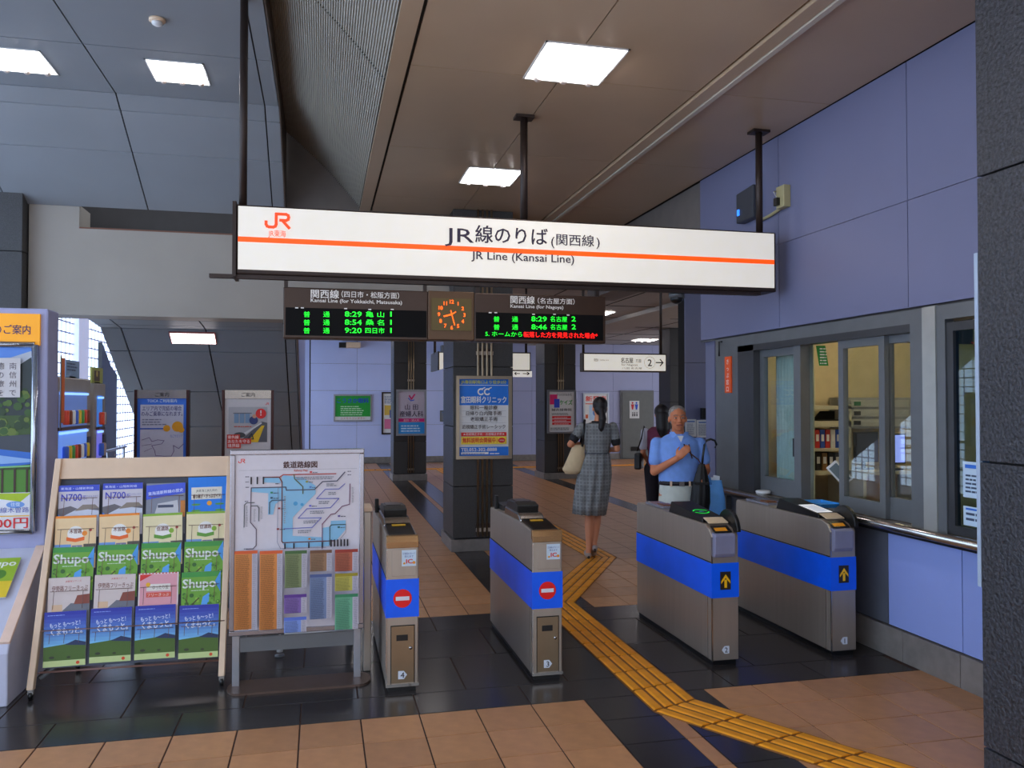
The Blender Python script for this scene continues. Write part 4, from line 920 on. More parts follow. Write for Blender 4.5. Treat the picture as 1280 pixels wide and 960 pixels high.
        part('hood_top_plate', MB().prism([(y0 + .54, .974), (y0 + .74, .966), (y0 + .74, .970), (y0 + .54, .978)], x0 + .04, x1 - .05, 0), mat('hood_brown', (.22, .16, .16), .3), hd_)
        part('flap_post', MB().box(x0 + .004, x0 + .03, y1 - .16, y1 - .12, .85, .955), M_black, o, bevel=.005)
        part('rear_unit', MB().box(x0 + .03, x1 - .03, y1 - .30, y1 - .06, .858, .90), M_black, o, bevel=.008)
    return o
gate(.36, 'exit', '4', 'leftmost ticket gate numbered 4 with a red no entry sign')
gate(1.205, 'exit', '3', 'ticket gate numbered 3 with a red no entry sign right of the central column')
gate(2.345, 'entry', '2', 'ticket gate numbered 2 with yellow arrow and glowing green reader ring')
gate(3.175, 'entry', '1', 'rightmost ticket gate numbered 1 with yellow arrow and white lit reader')

# barrier post beside gate 4 and low pipe
o = thing('barrier_post', 'slim steel barrier post between the route map and gate 4', 'post', (.285, 5.1, 0))
part('post_body', MB().box(.255, .30, 5.0, 5.2, .0, .96), M_steel, o, bevel=.006); part('cap', MB().box(.25, .305, 4.99, 5.21, .96, .985), M_cream, o, bevel=.004)
o = thing('floor_pipe', 'white bent floor level pipe behind the route map stand', 'pipe', (-.1, 5.42, 0))
part('pipe_run', MB().tube([(-.25, 5.42, .03), (-.25, 5.42, .10), (-.22, 5.42, .125), (.24, 5.42, .135)], .02, 10), M_white, o); part('elbow', MB().ell((-.25, 5.42, .11), (.028, .028, .028)), M_white, o)
part('foot', MB().lathe([(.03, 0), (.03, .01)], (-.25, 5.42, 0)), M_grey, o); part('foot', MB().tube([(.24, 5.42, 0), (.24, 5.42, .13)], .02, 8), M_grey, o)
o = thing('low_barrier', 'grey low steel barrier wall between the display stands and gate 4', 'barrier', (-.1, 5.75, 0))
part('panel', MB().box(-1.2, .25, 5.72, 5.75, .25, .42), M_grey, o)
for x in (-1.15, -.5, .2): part('leg', MB().box(x - .02, x + .02, 5.70, 5.76, 0, .42), M_grey, o)

# ------------------------------------------------------------------ route map stand
o = thing('route_map_stand', 'framed railway route map on a steel stand with oval base', 'sign stand', (-.12, 4.9, 0))
mx0, mx1, my = -.50, .248, 4.86
mz0, mz1 = .30, 1.35
part('base_plate', MB().prism([(-.47 + .06 * (1 - math.sin(a_)) if 0 else x_, y_) for a_, x_, y_ in []] or
     [(-.44 + .07 * math.cos(math.radians(t_)), 4.86 + .07 * math.sin(math.radians(t_)) * 1.6) for t_ in range(90, 271, 20)] + [(.22 + .07 * math.cos(math.radians(t_)), 4.86 + .07 * math.sin(math.radians(t_)) * 1.6) for t_ in range(-90, 91, 20)], 0, .012, 2), mat('base_steel', (.42, .34, .30), .35, .6), o)
for x in (mx0 + .035, mx1 - .035): part('leg', MB().box(x - .02, x + .02, 4.875, 4.905, .01, mz1 - .02), M_alu, o, bevel=.003)
part('cross_bar', MB().box(mx0 + .03, mx1 - .03, 4.88, 4.90, .20, .28), M_grey, o)
ft = .028
part('frame', MB().box(mx0, mx1, my - .012, my + .015, mz0, mz0 + ft).box(mx0, mx1, my - .012, my + .015, mz1 - ft, mz1).box(mx0, mx0 + ft, my - .012, my + .015, mz0 + ft, mz1 - ft).box(mx1 - ft, mx1, my - .012, my + .015, mz0 + ft, mz1 - ft), mat('frame_steel', (.62, .60, .62), .25, .85), o, bevel=.004)
part('sheet', MB().box(mx0 + .02, mx1 - .02, my - .004, my + .01, mz0 + .02, mz1 - .02), ink((.86, .83, .85)), o)
w_, h_ = mx1 - mx0 - .06, mz1 - mz0 - .06
p = Print((mx0 + .03, my - .004, mz0 + .03), *FR, gap=.00025)
def mp(x, y): return ((x - 75) / 1130 * w_, h_ - (y - 60) / 1125 * (h_ * .82 * .66) * 1.0)
HH = h_
def mp(x, y): return ((x - 70) / 1140 * w_, HH * (1 - (y - 55) / 845 * .565))
BL = (.55, .76, .88)
jr_logo(p, .015, HH * .955, .025, (.9, .25, .2))
p.text('鉄道路線図', w_ * .515, HH * .925, .042, (.32, .16, .14), w=w_ * .275, bold=.03); p.text('Railway Map', w_ * .52, HH * .902, .016, (.8, .3, .2), w=w_ * .11, bold=.02)
p.line([mp(100, 185), mp(1190, 185)], .001, (.5, .5, .5))
p.poly([mp(490, 230), mp(690, 260), mp(800, 330), mp(800, 400), mp(590, 600), mp(590, 760), mp(860, 780), mp(860, 700), mp(940, 690), mp(945, 640), mp(1085, 640), mp(1085, 720), mp(1000, 810), mp(490, 815)], BL)
p.poly([mp(210, 340), mp(490, 340), mp(490, 440), mp(430, 480), mp(410, 570), mp(365, 570), mp(365, 385), mp(210, 370)], BL); p.poly([mp(320, 250), mp(460, 250), mp(480, 300), mp(320, 290)], BL)
p.poly([mp(500, 820), mp(930, 820), mp(930, 860), mp(520, 860)], BL)
p.disc(*mp(615, 480), .012, (.3, .62, .8)); p.disc(*mp(675, 490), .009, (.3, .62, .8))
lw = .006
p.line([mp(320, 247), mp(470, 247), mp(500, 228), mp(990, 228)], lw, (.72, .25, .2))
p.line([mp(320, 247), mp(465, 250), mp(490, 290), mp(490, 800), mp(500, 815), mp(980, 815)], lw, (.42, .2, .2))
p.line([mp(600, 228), mp(605, 265), mp(682, 335), mp(682, 395)], lw, (.35, .38, .22))
p.line([mp(210, 335), mp(525, 335), mp(530, 362), mp(790, 362), mp(865, 295), mp(1000, 292), mp(1075, 215)], lw, (.32, .3, .38))
p.line([mp(210, 335), mp(205, 630), mp(258, 690), mp(258, 830), mp(230, 858), mp(170, 858)], lw * .8, (.38, .3, .36))
p.line([mp(240, 462), mp(170, 462), mp(150, 480), mp(148, 670)], lw * .8, (.35, .35, .35)); p.line([mp(210, 490), mp(265, 490), mp(282, 510), mp(280, 620)], lw * .8, (.35, .35, .35))
p.line([mp(520, 447), mp(400, 447), mp(378, 465), mp(376, 560)], lw, (.25, .35, .45))
p.line([mp(1075, 318), mp(1020, 362), mp(890, 362), mp(810, 442), mp(1020, 445), mp(940, 525), mp(720, 528), mp(640, 608), mp(855, 610), mp(770, 692), mp(510, 695)], lw * .8, (.42, .42, .72))
p.line([mp(1125, 320), mp(1120, 500), mp(1050, 515), mp(985, 578), mp(945, 582), mp(865, 665), mp(865, 880)], lw * .8, (.45, .2, .35))
p.line([mp(1085, 675), mp(950, 675), mp(935, 690), mp(935, 850)], lw * .8, (.2, .3, .28)); p.line([mp(1085, 675), mp(1085, 745), mp(1030, 805)], .002, (.5, .4, .35))
p.line([mp(455, 340), mp(450, 810), mp(480, 865), mp(900, 868)], .0025, (.5, .5, .6))
for x in (210, 265, 320): p.line([mp(x, 245), mp(x, 300)], .008, (.15, .12, .15))
for x in (520, 602, 740, 865): p.line([mp(x, 825), mp(x, 865)], .008, (.15, .12, .15))
for x in (948, 980, 1010, 1042, 1073, 1103): p.line([mp(x, 808), mp(x, 860)], .009, (.15, .12, .15))
for x, y, c in [(745, 210, (.85, .2, .15)), (708, 293, (.6, .6, .1)), (742, 340, (.35, .5, .75)), (740, 503, (.45, .45, .8)), (1010, 600, (.4, .3, .6)), (735, 790, (.9, .5, .1)), (1008, 697, (.2, .4, .4)), (385, 380, (.2, .55, .4)), (385, 425, (.2, .3, .4)), (455, 517, (.6, .2, .2)), (445, 695, (.6, .2, .2))]:
    a, b = mp(x, y); p.rect(a, b - .004, .013, .01, c); p.lines(a + .016, b - .004, .03, .009, 1, (.3, .3, .35))
for x, y, l in [(160, 235, 30), (160, 280, 30), (160, 325, 30), (155, 445, 30), (150, 850, 30), (1100, 205, 30), (1100, 235, 30), (430, 300, 40)]:
    a, b = mp(x, y); p.lines(a, b - .004, .022, .01, 1, (.25, .22, .3))
for (xa_, xb_, y) in [(620, 980, 248), (920, 1000, 385), (830, 930, 463), (750, 900, 545), (690, 830, 628), (640, 760, 710), (900, 1000, 310)]:
    a, b = mp(xa_, y); a2, _ = mp(xb_, y); p.lines(a, b - .016, a2 - a, .02, 2, (.55, .55, .58), fill=.6)
for (x, ya_, yb_) in [(165, 480, 660), (235, 510, 620), (300, 490, 600), (1140, 340, 480), (510, 400, 640)]:
    a, b = mp(x, yb_); _, b2 = mp(x, ya_); p.lines(a, b, .012, b2 - b, 14, (.6, .58, .6), fill=.5)
def tcol(u0, u1, v0, v1, c, hc):
    U0, U1 = w_ * u0, w_ * u1; V0, V1 = HH * (1 - v1), HH * (1 - v0); hd = HH * .018
    p.rect(U0, V0, (U1 - U0), V1 - V0, (.78, .76, .80)); p.rect(U0, V0, (U1 - U0) * .76, V1 - V0 - hd, c); p.rect(U0, V1 - hd, U1 - U0, hd, hc)
    dk = tuple(x * .72 for x in c); n = max(4, int((V1 - V0) / .0075)); p.lines(U0 + .006, V0 + .002, (U1 - U0) * .62, V1 - V0 - hd - .004, n, dk, fill=.5, jag=.15); p.lines(U0 + (U1 - U0) * .80, V0 + .002, (U1 - U0) * .17, V1 - V0 - hd, n, (.6, .58, .62), fill=.4)
OG = (.87, .55, .27)
tcol(.0, .18, .54, .985, OG, (.88, .38, .18)); tcol(.2, .38, .54, .985, OG, (.88, .38, .18))
tcol(.40, .575, .54, .75, (.52, .57, .38), (.28, .42, .22)); tcol(.60, .775, .54, .66, (.62, .47, .34), (.45, .30, .2)); tcol(.80, .985, .54, .665, (.72, .38, .27), (.62, .2, .15))
tcol(.80, .985, .675, .775, (.76, .72, .32), (.62, .56, .12)); tcol(.60, .775, .672, .925, (.48, .55, .70), (.3, .36, .55)); tcol(.40, .575, .775, .88, (.52, .40, .68), (.36, .2, .55)); tcol(.40, .575, .90, .985, (.50, .60, .86), (.35, .45, .8)); tcol(.80, .985, .785, .985, (.42, .70, .55), (.2, .52, .35))
p.build('route_map_print', o)

# ------------------------------------------------------------------ brochure rack
rx0, rx1 = -1.50, -.548
def rpt(x, v, off=0):   # point on the leaning rack: v = height 0..1.30, off = outwards
    return Vector((x, 4.96 + .24 * (v / 1.30) - off, v + off * .18))
o = thing('brochure_rack', 'leaning cream framed brochure rack on castors with wire pockets', 'rack', ((rx0 + rx1) / 2, 5.1, 0))
def rbar(pa, pb, w, d):
    mb = MB(); vs = []
    for (x, v) in (pa, pb):
        for dx in (-w / 2, w / 2):
            for of in (0, d): vs.append(rpt(x + dx, v, of))
    return mb.add(vs, [(0, 1, 3, 2), (4, 6, 7, 5), (0, 4, 5, 1), (2, 3, 7, 6), (0, 2, 6, 4), (1, 5, 7, 3)])
part('side_rail', rbar((rx0 - .035, .05), (rx0 + .03, 1.29), .034, .045), M_cream, o, bevel=.004)
part('side_rail', rbar((rx1 + .0, .05), (rx1 + .018, 1.29), .034, .045), M_cream, o, bevel=.004)
hb = MB(); vs = [rpt(x, v, of) for v in (1.175, 1.292) for x in (rx0 + .02, rx1 + .02) for of in (0, .03)]
hb.add(vs, [(0, 1, 3, 2), (4, 6, 7, 5), (0, 4, 5, 1), (2, 3, 7, 6), (0, 2, 6, 4), (1, 5, 7, 3)]); part('header_board', hb, M_cream, o, bevel=.004)
bk = MB(); vs = [rpt(x, v, of) for v in (.15, 1.18) for x in (rx0 + .01, rx1 + .0) for of in (-.012, -.002)]
bk.add(vs, [(0, 1, 3, 2), (4, 6, 7, 5), (0, 4, 5, 1), (2, 3, 7, 6), (0, 2, 6, 4), (1, 5, 7, 3)]); part('back_panel', bk, mat('rack_back', (.30, .32, .38), .6), o)
for x in (rx0 + .1, rx1 - .05):
    pass
part('rear_leg_frame', MB().tube([(rx0 + .06, 5.20, 1.2), (rx0 + .06, 5.45, .08), (rx1 - .06, 5.45, .08), (rx1 - .06, 5.20, 1.2)], .012, 8), M_grey, o)
part('lower_curve_bar', MB().tube([(rx0 + .0, 4.98, .10), (rx0 + .10, 5.05, .17), (rx0 + .2, 5.06, .19), (rx1 - .03, 5.05, .17)], .011, 8), M_grey, o)
for (x, y) in [(rx0 - .035, 4.95), (rx1 + .0, 4.95), (rx0 + .07, 5.45), (rx1 - .06, 5.45)]:
    c = part('castor_fork', MB().box(x - .014, x + .014, y - .012, y + .012, .03, .075), M_steel2, o); part('wheel', MB().lathe([(.022, -.009), (.022, .009)], (x, y, .022), 14, 0), M_black, c)
M_wire = mat('copper_wire', (.50, .36, .32), .4, .3)
tops = [1.14, .968, .802, .632, .452]; LH = .297; cw = (rx1 - rx0 - .02) / 4
wires = 0
for r, tz in enumerate(tops):
    zb = tz - LH * .98
    for c in range(4):
        x0 = rx0 + .022 + cw * c + (.012 * (4 - r) - .03) * .6
        pk = MB(); zt = max(zb + .16, .16) if r < 4 else zb + .17
        if r < 4: zt = tz - .075
        for f in (.18, .5, .82):
            if f == .5 and r != 4: continue
            xx_ = x0 + cw * f; pk.tube([rpt(xx_, zt, .042), rpt(xx_, max(tz - .17, zb), .046)], .0014, 5)
        pk.tube([rpt(x0 + cw * .10, zt, .043), rpt(x0 + cw * .92, zt, .043)], .0016, 5)
        part('wire_pocket', pk, M_wire, o)
part('wire_rail', MB().tube([rpt(rx0, .452 - .10, .047), rpt(rx1 + .01, .452 - .10, .047)], .003, 6), M_wire, o)
part('wire_shelf', MB().tube([rpt(rx0, .135, .04), rpt(rx1 + .01, .135, .04)], .004, 6).tube([rpt(rx0, .135, .01), rpt(rx1 + .01, .135, .01)], .004, 6), M_wire, o)
BW, BH = .214, .297
def a_n700(p):
    p.rect(0, 0, BW, BH, (.80, .78, .82)); p.rect(0, BH * .88, BW, BH * .12, (.22, .30, .78)); p.text('東海道・山陽新幹線', BW * .45, BH * .915, .016, (.85, .88, 1), w=BW * .8)
    p.text('N700', BW * .32, BH * .70, .056, (.25, .26, .72), w=BW * .50, bold=.02); p.text('系', BW * .64, BH * .72, .028, (.25, .26, .72)); p.text('のぞみ ひかり', BW * .83, BH * .76, .014, (.45, .45, .7), w=BW * .28)
    p.poly([(0, BH * .55), (BW * .3, BH * .6), (BW * .55, BH * .52), (BW * .8, BH * .6), (BW, BH * .55), (BW, BH * .3), (0, BH * .25)], (.42, .40, .42)); p.poly([(BW * .15, BH * .42), (BW * .5, BH * .55), (BW, BH * .5), (BW, BH * .3), (BW * .3, BH * .28)], (.80, .82, .88)); p.poly([(BW * .4, BH * .5), (BW * .6, BH * .62), (BW * .9, BH * .62), (BW, BH * .55)], (.55, .5, .45)); p.poly([(0, 0), (0, BH * .45), (BW * .25, BH * .3), (BW * .3, 0)], (.2, .5, .85))
def a_tokaido(p):
    p.rect(0, 0, BW, BH, (.52, .54, .6)); p.poly([(0, BH * .68), (BW, BH * .80), (BW, BH), (0, BH * .96)], (.25, .35, .85)); p.text('東海道新幹線の歴史', BW * .5, BH * .80, .022, (.85, .88, 1), w=BW * .9, rot=.1, bold=.02)
    p.poly([(BW * .2, BH * .35), (BW * .3, BH * .6), (BW * .8, BH * .66), (BW * .85, BH * .4)], (.78, .78, .80)); p.rect(BW * .3, BH * .52, BW * .4, .016, (.25, .28, .38)); p.rect(BW * .88, BH * .3, BW * .12, BH * .35, (.8, .5, .2)); p.rect(0, 0, BW, BH * .33, (.35, .36, .4))
def a_info(p):
    p.rect(0, 0, BW, BH, (.08, .50, .90)); p.rect(BW * .08, BH * .56, BW * .8, BH * .24, (.90, .88, .82)); p.text('JR東海とJR九州の', BW * .48, BH * .71, .018, (.15, .15, .15), w=BW * .55); p.text('乗り継ぎ・きっぷガイド', BW * .48, BH * .59, .026, (.35, .18, .1), w=BW * .72, bold=.03)
    p.disc(BW * .55, BH * .48, .014, (.95, .65, .1))
    for u, v in ((.2, .46), (.2, .34), (.82, .46), (.82, .34)): p.disc(BW * u, BH * v, .026, (.35, .65, .3), ry=.006)
def a_path(top, arch, name, sub, green):
    def f(p):
        p.rect(0, 0, BW, BH, (.93, .88, .70) if green else (.95, .82, .62)); p.rect(0, BH * .955, BW, BH * .045, top)
        p.disc(BW * .5, BH * .66, BW * .2, (.96, .95, .93)); p.text(name, BW * .5, BH * .67, .026, (.45, .22, .15), w=BW * .30, bold=.02); p.poly([(BW * .28, BH * .60), (BW * .5, BH * .565), (BW * .72, BH * .60), (BW * .72, BH * .53), (BW * .5, BH * .50), (BW * .28, BH * .53)], arch)
        p.disc(BW * .72, BH * .66, .014, top); p.disc(BW * .86, BH * .72, .008, (.75, .3, .25)); p.rect(0, BH * .34, BW * .4, BH * .12, (.45, .62, .85)); p.rect(0, BH * .28, BW, BH * .07, (.42, .55, .25))
        p.rect(BW * .42, BH * .3, BW * .25, BH * .14, (.5, .5, .62)); p.rect(BW * .7, BH * .3, BW * .3, BH * .16, (.35, .32, .28)); p.poly([(BW * .45, BH * .3), (BW * .54, BH * .43), (BW * .62, BH * .3)], (.75, .78, .85))
    return f
def a_shupo(p):
    p.rect(0, 0, BW, BH, (.45, .68, .22)); rr = random.Random(4)
    p.rect(0, BH * .9, BW, BH * .1, (.25, .6, .25)); p.poly([(BW * .40, BH * .02), (BW * .55, BH * .52), (BW * .72, BH * .60), (BW * .66, BH * .02)], (.35, .66, .92)); p.poly([(BW * .85, BH * .8), (BW, BH), (BW, BH * .6)], (.3, .62, .9))
    for i in range(60):
        u, v = rr.random() * .94 + .03, rr.random() * .6 + .02
        if .45 < u < .68 and rr.random() < .6: continue
        p.disc(BW * u, BH * v, rr.uniform(.005, .014), rr.choice([(.28, .50, .14), (.58, .76, .25), (.38, .60, .16), (.22, .42, .15)]), n=7)
    p.line([(BW * .12, BH * .15), (BW * .3, BH * .4), (BW * .45, BH * .5)], .006, (.28, .26, .14)); p.line([(BW * .22, BH * .28), (BW * .10, BH * .5)], .004, (.28, .26, .14))
    p.text('Shupo', BW * .46, BH * .70, .072, (.90, .93, .88), w=BW * .84, bold=.035); p.lines(BW * .25, BH * .64, BW * .6, .008, 1, (.85, .92, .8))
def a_ise(p):
    p.rect(0, 0, BW, BH, (.86, .80, .78)); p.poly([(0, BH * .1), (BW * .3, BH * .35), (BW * .55, BH * .52), (BW, BH * .5), (BW, 0), (0, 0)], (.45, .46, .50)); p.text('伊勢路フリーきっぷ', BW * .52, BH * .76, .032, (.50, .28, .24), w=BW * .86, bold=.01); p.text('JR東海ツアーズ', BW * .6, BH * .91, .012, (.8, .3, .25)); p.poly([(BW * .62, BH * .50), (BW * .70, BH * .66), (BW, BH * .68), (BW, BH * .50)], (.55, .28, .22)); p.rect(BW * .1, BH * .35, BW * .25, BH * .15, (.88, .74, .60)); p.poly([(0, 0), (0, BH * .3), (BW * .35, BH * .2), (BW * .5, 0)], (.55, .66, .80))
def a_pink(p):
    p.rect(0, 0, BW, BH, (.92, .86, .86)); p.rect(.007, 0, BW - .014, BH - .008, (.90, .64, .68)); p.poly([(.007, BH - .008), (BW * .35, BH - .008), (.007, BH * .85)], (.88, .18, .15))
    for i in range(12): p.rect(BW * i / 12, BH - .006, BW / 26, .006, (.85, .15, .2))
    p.rect(BW * .2, BH * .66, BW * .6, BH * .13, (.93, .90, .86)); p.text('ゆったり旅', BW * .55, BH * .69, .026, (.4, .35, .3), w=BW * .4); p.rect(BW * .2, BH * .54, BW * .62, BH * .09, (.88, .35, .28)); p.text('フリーきっぷ', BW * .5, BH * .56, .02, (.95, .9, .85)); p.disc(BW * .24, BH * .78, .012, (.95, .7, .1))
    p.disc(BW * .82, BH * .34, .016, (.4, .42, .42)); p.disc(BW * .3, BH * .32, .022, (.5, .5, .45), ry=.01)
def a_kuma(p):
    for i in range(10):
        t_ = i / 9; p.rect(0, BH * (.34 + .66 * i / 10), BW, BH * .067, tuple(a + (b - a) * t_ for a, b in zip((.50, .78, .95), (.16, .20, .66))))
    p.poly([(0, BH * .36), (BW * .5, BH * .40), (BW * .75, BH * .45), (BW, BH * .42), (BW, BH * .10), (0, BH * .10)], (.30, .42, .14)); p.poly([(BW * .5, BH * .39), (BW * .75, BH * .47), (BW, BH * .42), (BW, BH * .36)], (.14, .20, .36)); p.rect(0, 0, BW, BH * .11, (.80, .86, .58)); p.disc(BW * .82, BH * .055, .009, (.90, .32, .15)); p.disc(BW * .2, BH * .17, .014, (.22, .24, .16), ry=.007); p.disc(BW * .6, BH * .16, .01, (.22, .26, .14), ry=.006)
    p.text('もっと も〜っと！', BW * .5, BH * .73, .030, (.88, .92, 1), w=BW * .72, rot=.08, bold=.02); p.text('くまもっと。', BW * .54, BH * .585, .044, (.90, .93, 1), w=BW * .74, rot=.04, bold=.03); p.lines(BW * .08, BH * .93, BW * .5, .008, 1, (.6, .7, .95))
kis = a_path((.95, .55, .12), (.95, .42, .10), '木曽路', '', False); shi = a_path((.55, .72, .20), (.38, .62, .20), '信濃路', '', True)
ROWS = [[(a_n700, 'train brochure with large lettering N700'), (a_n700, 'train brochure with large lettering N700'), (a_tokaido, 'blue and grey bullet train history brochure in the top row'), (a_info, 'bright blue ticket guide brochure at the top right of the rack')],
        [(kis, 'orange edged cream brochure'), (kis, 'orange edged cream brochure'), (shi, 'green edged cream brochure'), (shi, 'green edged cream brochure')],
        [(a_shupo, 'green tree cover magazine')] * 4,
        [(a_ise, 'pale old town brochure'), (a_ise, 'pale old town brochure'), (a_pink, 'pink striped edge brochure in the fourth rack row'), (a_shupo, 'green tree cover magazine')],
        [(a_kuma, 'blue sky and green field brochure')] * 4]
colw = ['in the leftmost column', 'in the second column', 'in the third column', 'in the rightmost column']; roww = ['of the top rack row', 'of the second rack row', 'of the third rack row', 'of the fourth rack row', 'of the bottom rack row']
random.seed(11)
protos = {}
for r in range(5):
    for c in range(4):
        art, lab = ROWS[r][c]
        if 'in the top row' not in lab and 'at the top right' not in lab and 'in the fourth' not in lab: lab = lab + ' ' + colw[c] + ' ' + roww[r]
        if len(lab.split()) > 16: lab = lab.replace('with large lettering', 'lettered')
        base = tops[r] - LH * .985; x = rx0 + .022 + cw * c + (cw - BW) / 2 + (.012 * (4 - r) - .03) * .6
        pb = rpt(x, base, .010); pt = rpt(x, tops[r], .036); V = (pt - pb).normalized()
        tz = 0.03 if (r, c) in [(0, 3)] else random.uniform(-.006, .006)
        k = lab.split(' in the ')[0] if art not in (a_tokaido, a_info, a_pink) else lab
        ang = math.atan2(V.y, V.z); rot = (-ang, random.uniform(-.012, .012) - (.01 if r < 2 else 0), 0)
        if art.__name__ + k not in protos:
            bo = MB(); bo.box(0, BW, 0, .006, 0, BH); me = bo.mesh('brochure_pages', ink((.88, .86, .84)))
            pr = Print((0, 0, 0), *FR, gap=.00008, base=.0004); art(pr); mp_ = pr.mb.mesh('cover_print', pr.mats); protos[art.__name__ + k] = (me, mp_)
        me, mp_ = protos[art.__name__ + k]
        b = bpy.data.objects.new('brochure', None); COL.objects.link(b); b.empty_display_size = .05; ROOTM[b.name] = Matrix.Identity(4)
        b.location = pb + Vector((0, 0, tz)); b.rotation_euler = rot; props(b, lab, 'brochure', 'brochures in the wire rack')
        link('pages', me, b); link('cover_print', mp_, b)

# ------------------------------------------------------------------ information kiosk at the left edge
KX = -1.62
o = thing('information_kiosk', 'pale lavender ticket information kiosk with orange header at the left edge', 'kiosk', (-2.3, 5.4, 0))
part('upper_case', MB().box(-3.1, KX, 5.45, 5.66, .73, 2.19), M_lav, o, bevel=.01)
part('desk', MB().prism([(4.86, 0), (4.86, .28), (4.885, .33), (5.44, .745), (5.66, .745), (5.66, 0)], -3.1, KX, 0), mat('desk_white', (.78, .78, .85), .4), o, bevel=.008)
part('desk_edge', MB().prism([(4.875, .34), (5.44, .76), (5.44, .745), (4.885, .325)], KX - .05, KX + .003, 0), mat('desk_edge_highlight', (.93, .80, .72), .3), o, bevel=.003)  # highlight along the desk's side edge put in as a pale strip
part('header_panel', MB().box(-3.05, KX - .04, 5.43, 5.45, 1.965, 2.155), mat('orange_header', (.98, .66, .10), .5, emit=.25), o)
p = Print((-3.05, 5.43, 1.965), *FR); p.text('お得な商品のご案内', KX - .04 + 3.05 - .05, .070, .062, (.25, .2, .35), w=.46, align='r', bold=.015); p.build('header_lettering', o)
# travel poster in rounded aluminium frame
px0_, px1_, pz0, pz1 = -2.35, hit(44, 500, 1, 5.44).x + .0, hit(30, 664, 1, 5.44).z, hit(30, 431, 1, 5.44).z
t = thing('travel_poster', 'framed mountain river travel poster with price in red on the kiosk', 'poster', ((px0_ + px1_) / 2, 5.44, pz0))
part('frame', MB().tube([(px0_, 5.43, pz0), (px1_, 5.43, pz0)], .02, 10).tube([(px0_, 5.43, pz1), (px1_, 5.43, pz1)], .02, 10).tube([(px1_, 5.43, pz0), (px1_, 5.43, pz1)], .02, 10).tube([(px0_, 5.43, pz0), (px0_, 5.43, pz1)], .02, 10), mat('round_alu', (.72, .74, .78), .2, .9), t)
part('sheet', MB().box(px0_ + .01, px1_ - .01, 5.432, 5.447, pz0 + .01, pz1 - .01), ink((.85, .85, .85)), t)
p = Print((px0_, 5.432, pz0), *FR, gap=.0005); w_, h_ = px1_ - px0_, pz1 - pz0
def fy(v): return h_ * v
p.rect(0, fy(.84), w_, fy(.15), (.35, .55, .88)); p.poly([(0, fy(.84)), (w_ * .5, fy(.92)), (w_ * .8, fy(.93)), (w_ - .01, fy(.97)), (w_ - .01, fy(.8)), (0, fy(.8))], (.72, .75, .80))
p.poly([(0, fy(.8)), (w_ * .6, fy(.82)), (w_ * .8, fy(.86)), (w_ - .01, fy(.94)), (w_ - .01, fy(.55)), (0, fy(.55))], (.16, .20, .20)); p.rect(0, fy(.26), w_ - .01, fy(.36), (.22, .32, .10))
rr = random.Random(3)
for i in range(120):
    u, v = w_ * (rr.random() * .95 + .02), fy(rr.uniform(.50, .76)); p.k = 6 + i * .04; p.disc(u, v, rr.uniform(.012, .03), rr.choice([(.20, .34, .08), (.30, .42, .12), (.14, .24, .08), (.38, .46, .14)]), n=7)
p.k = 12
p.poly([(0, fy(.48)), (w_ - .01, fy(.52)), (w_ - .01, fy(.42)), (0, fy(.42))], (.24, .26, .30)); p.poly([(0, fy(.42)), (w_ * .5, fy(.46)), (w_ - .01, fy(.42)), (w_ - .01, fy(.36)), (0, fy(.30))], (.18, .42, .78)); p.poly([(0, fy(.38)), (w_ * .6, fy(.42)), (w_ - .01, fy(.385)), (w_ - .01, fy(.37)), (0, fy(.34))], (.55, .70, .90))
p.rect(0, fy(.21), w_ - .01, fy(.12), (.30, .52, .14)); p.line([(0, fy(.33)), (w_ - .01, fy(.35))], .01, (.5, .75, .45))
for i in range(5): p.line([(w_ * (.55 + .1 * i), fy(.21)), (w_ * (.55 + .1 * i), fy(.33))], .012, (.25, .15, .10))
p.rect(0, .01, w_ - .01, fy(.20), (.90, .90, .92)); p.poly([(0, fy(.21)), (w_ - .01, fy(.205)), (w_ * .9, fy(.16)), (w_ * .7, fy(.18)), (0, fy(.16))], (.68, .78, .12)); p.disc(w_ * .86, fy(.145), .05, (.45, .62, .88), ry=.02); p.text('往復', w_ * .86, fy(.138), .026, (.9, .95, 1))
p.text('中央西線木曽路', w_ - .02, fy(.105), .036, (.35, .40, .72), w=.27, align='r'); p.line([(0, fy(.085)), (w_ * .97, fy(.085))], .006, (.95, .75, .2)); p.text('2,900円', w_ - .025, fy(.025), .072, (.85, .12, .15), w=.29, align='r', bold=.02)
p.rect(w_ - .36, fy(.717), .285, fy(.21), (.82, .80, .80))
for k, col in enumerate(['南信州で', '癒の旅を', '心温まる']):
    for j, ch in enumerate(col): p.text(ch, w_ - .115 - .066 * k, fy(.870 - .0475 * j), .043, (.32, .26, .30))
p.build('printing', t)
# magazines lying on the sloped desk
for k, (x, lab, cg) in enumerate([(-1.93, 'green magazine lying on the sloping kiosk desk at the left edge', (.62, .74, .2)), (-2.2, 'second green magazine on the sloping kiosk desk', (.55, .70, .25))]):
    t = bpy.data.objects.new('magazine', None); COL.objects.link(t); t.empty_display_size = .05; t.location = (x, 5.12, .512 + .01); t.rotation_euler = (math.atan2(.415, .555), 0, 0); ROOTM[t.name] = Matrix.Identity(4); props(t, lab, 'magazine')
    part('pages', MB().box(0, .21, 0, .297, 0, .006), ink((.88, .88, .85)), t, local=True)
    p = Print((0, 0, .006), (1, 0, 0), (0, 1, 0), gap=.0003); p.rect(0, 0, .21, .297, cg); p.rect(0, 0, .21, .12, (.93, .80, .20)); p.disc(.13, .17, .035, (.35, .55, .2)); p.text('Shupo', .105, .235, .06, (.93, .94, .88), w=.18, bold=.03); p.build('cover_print', t, local=True)

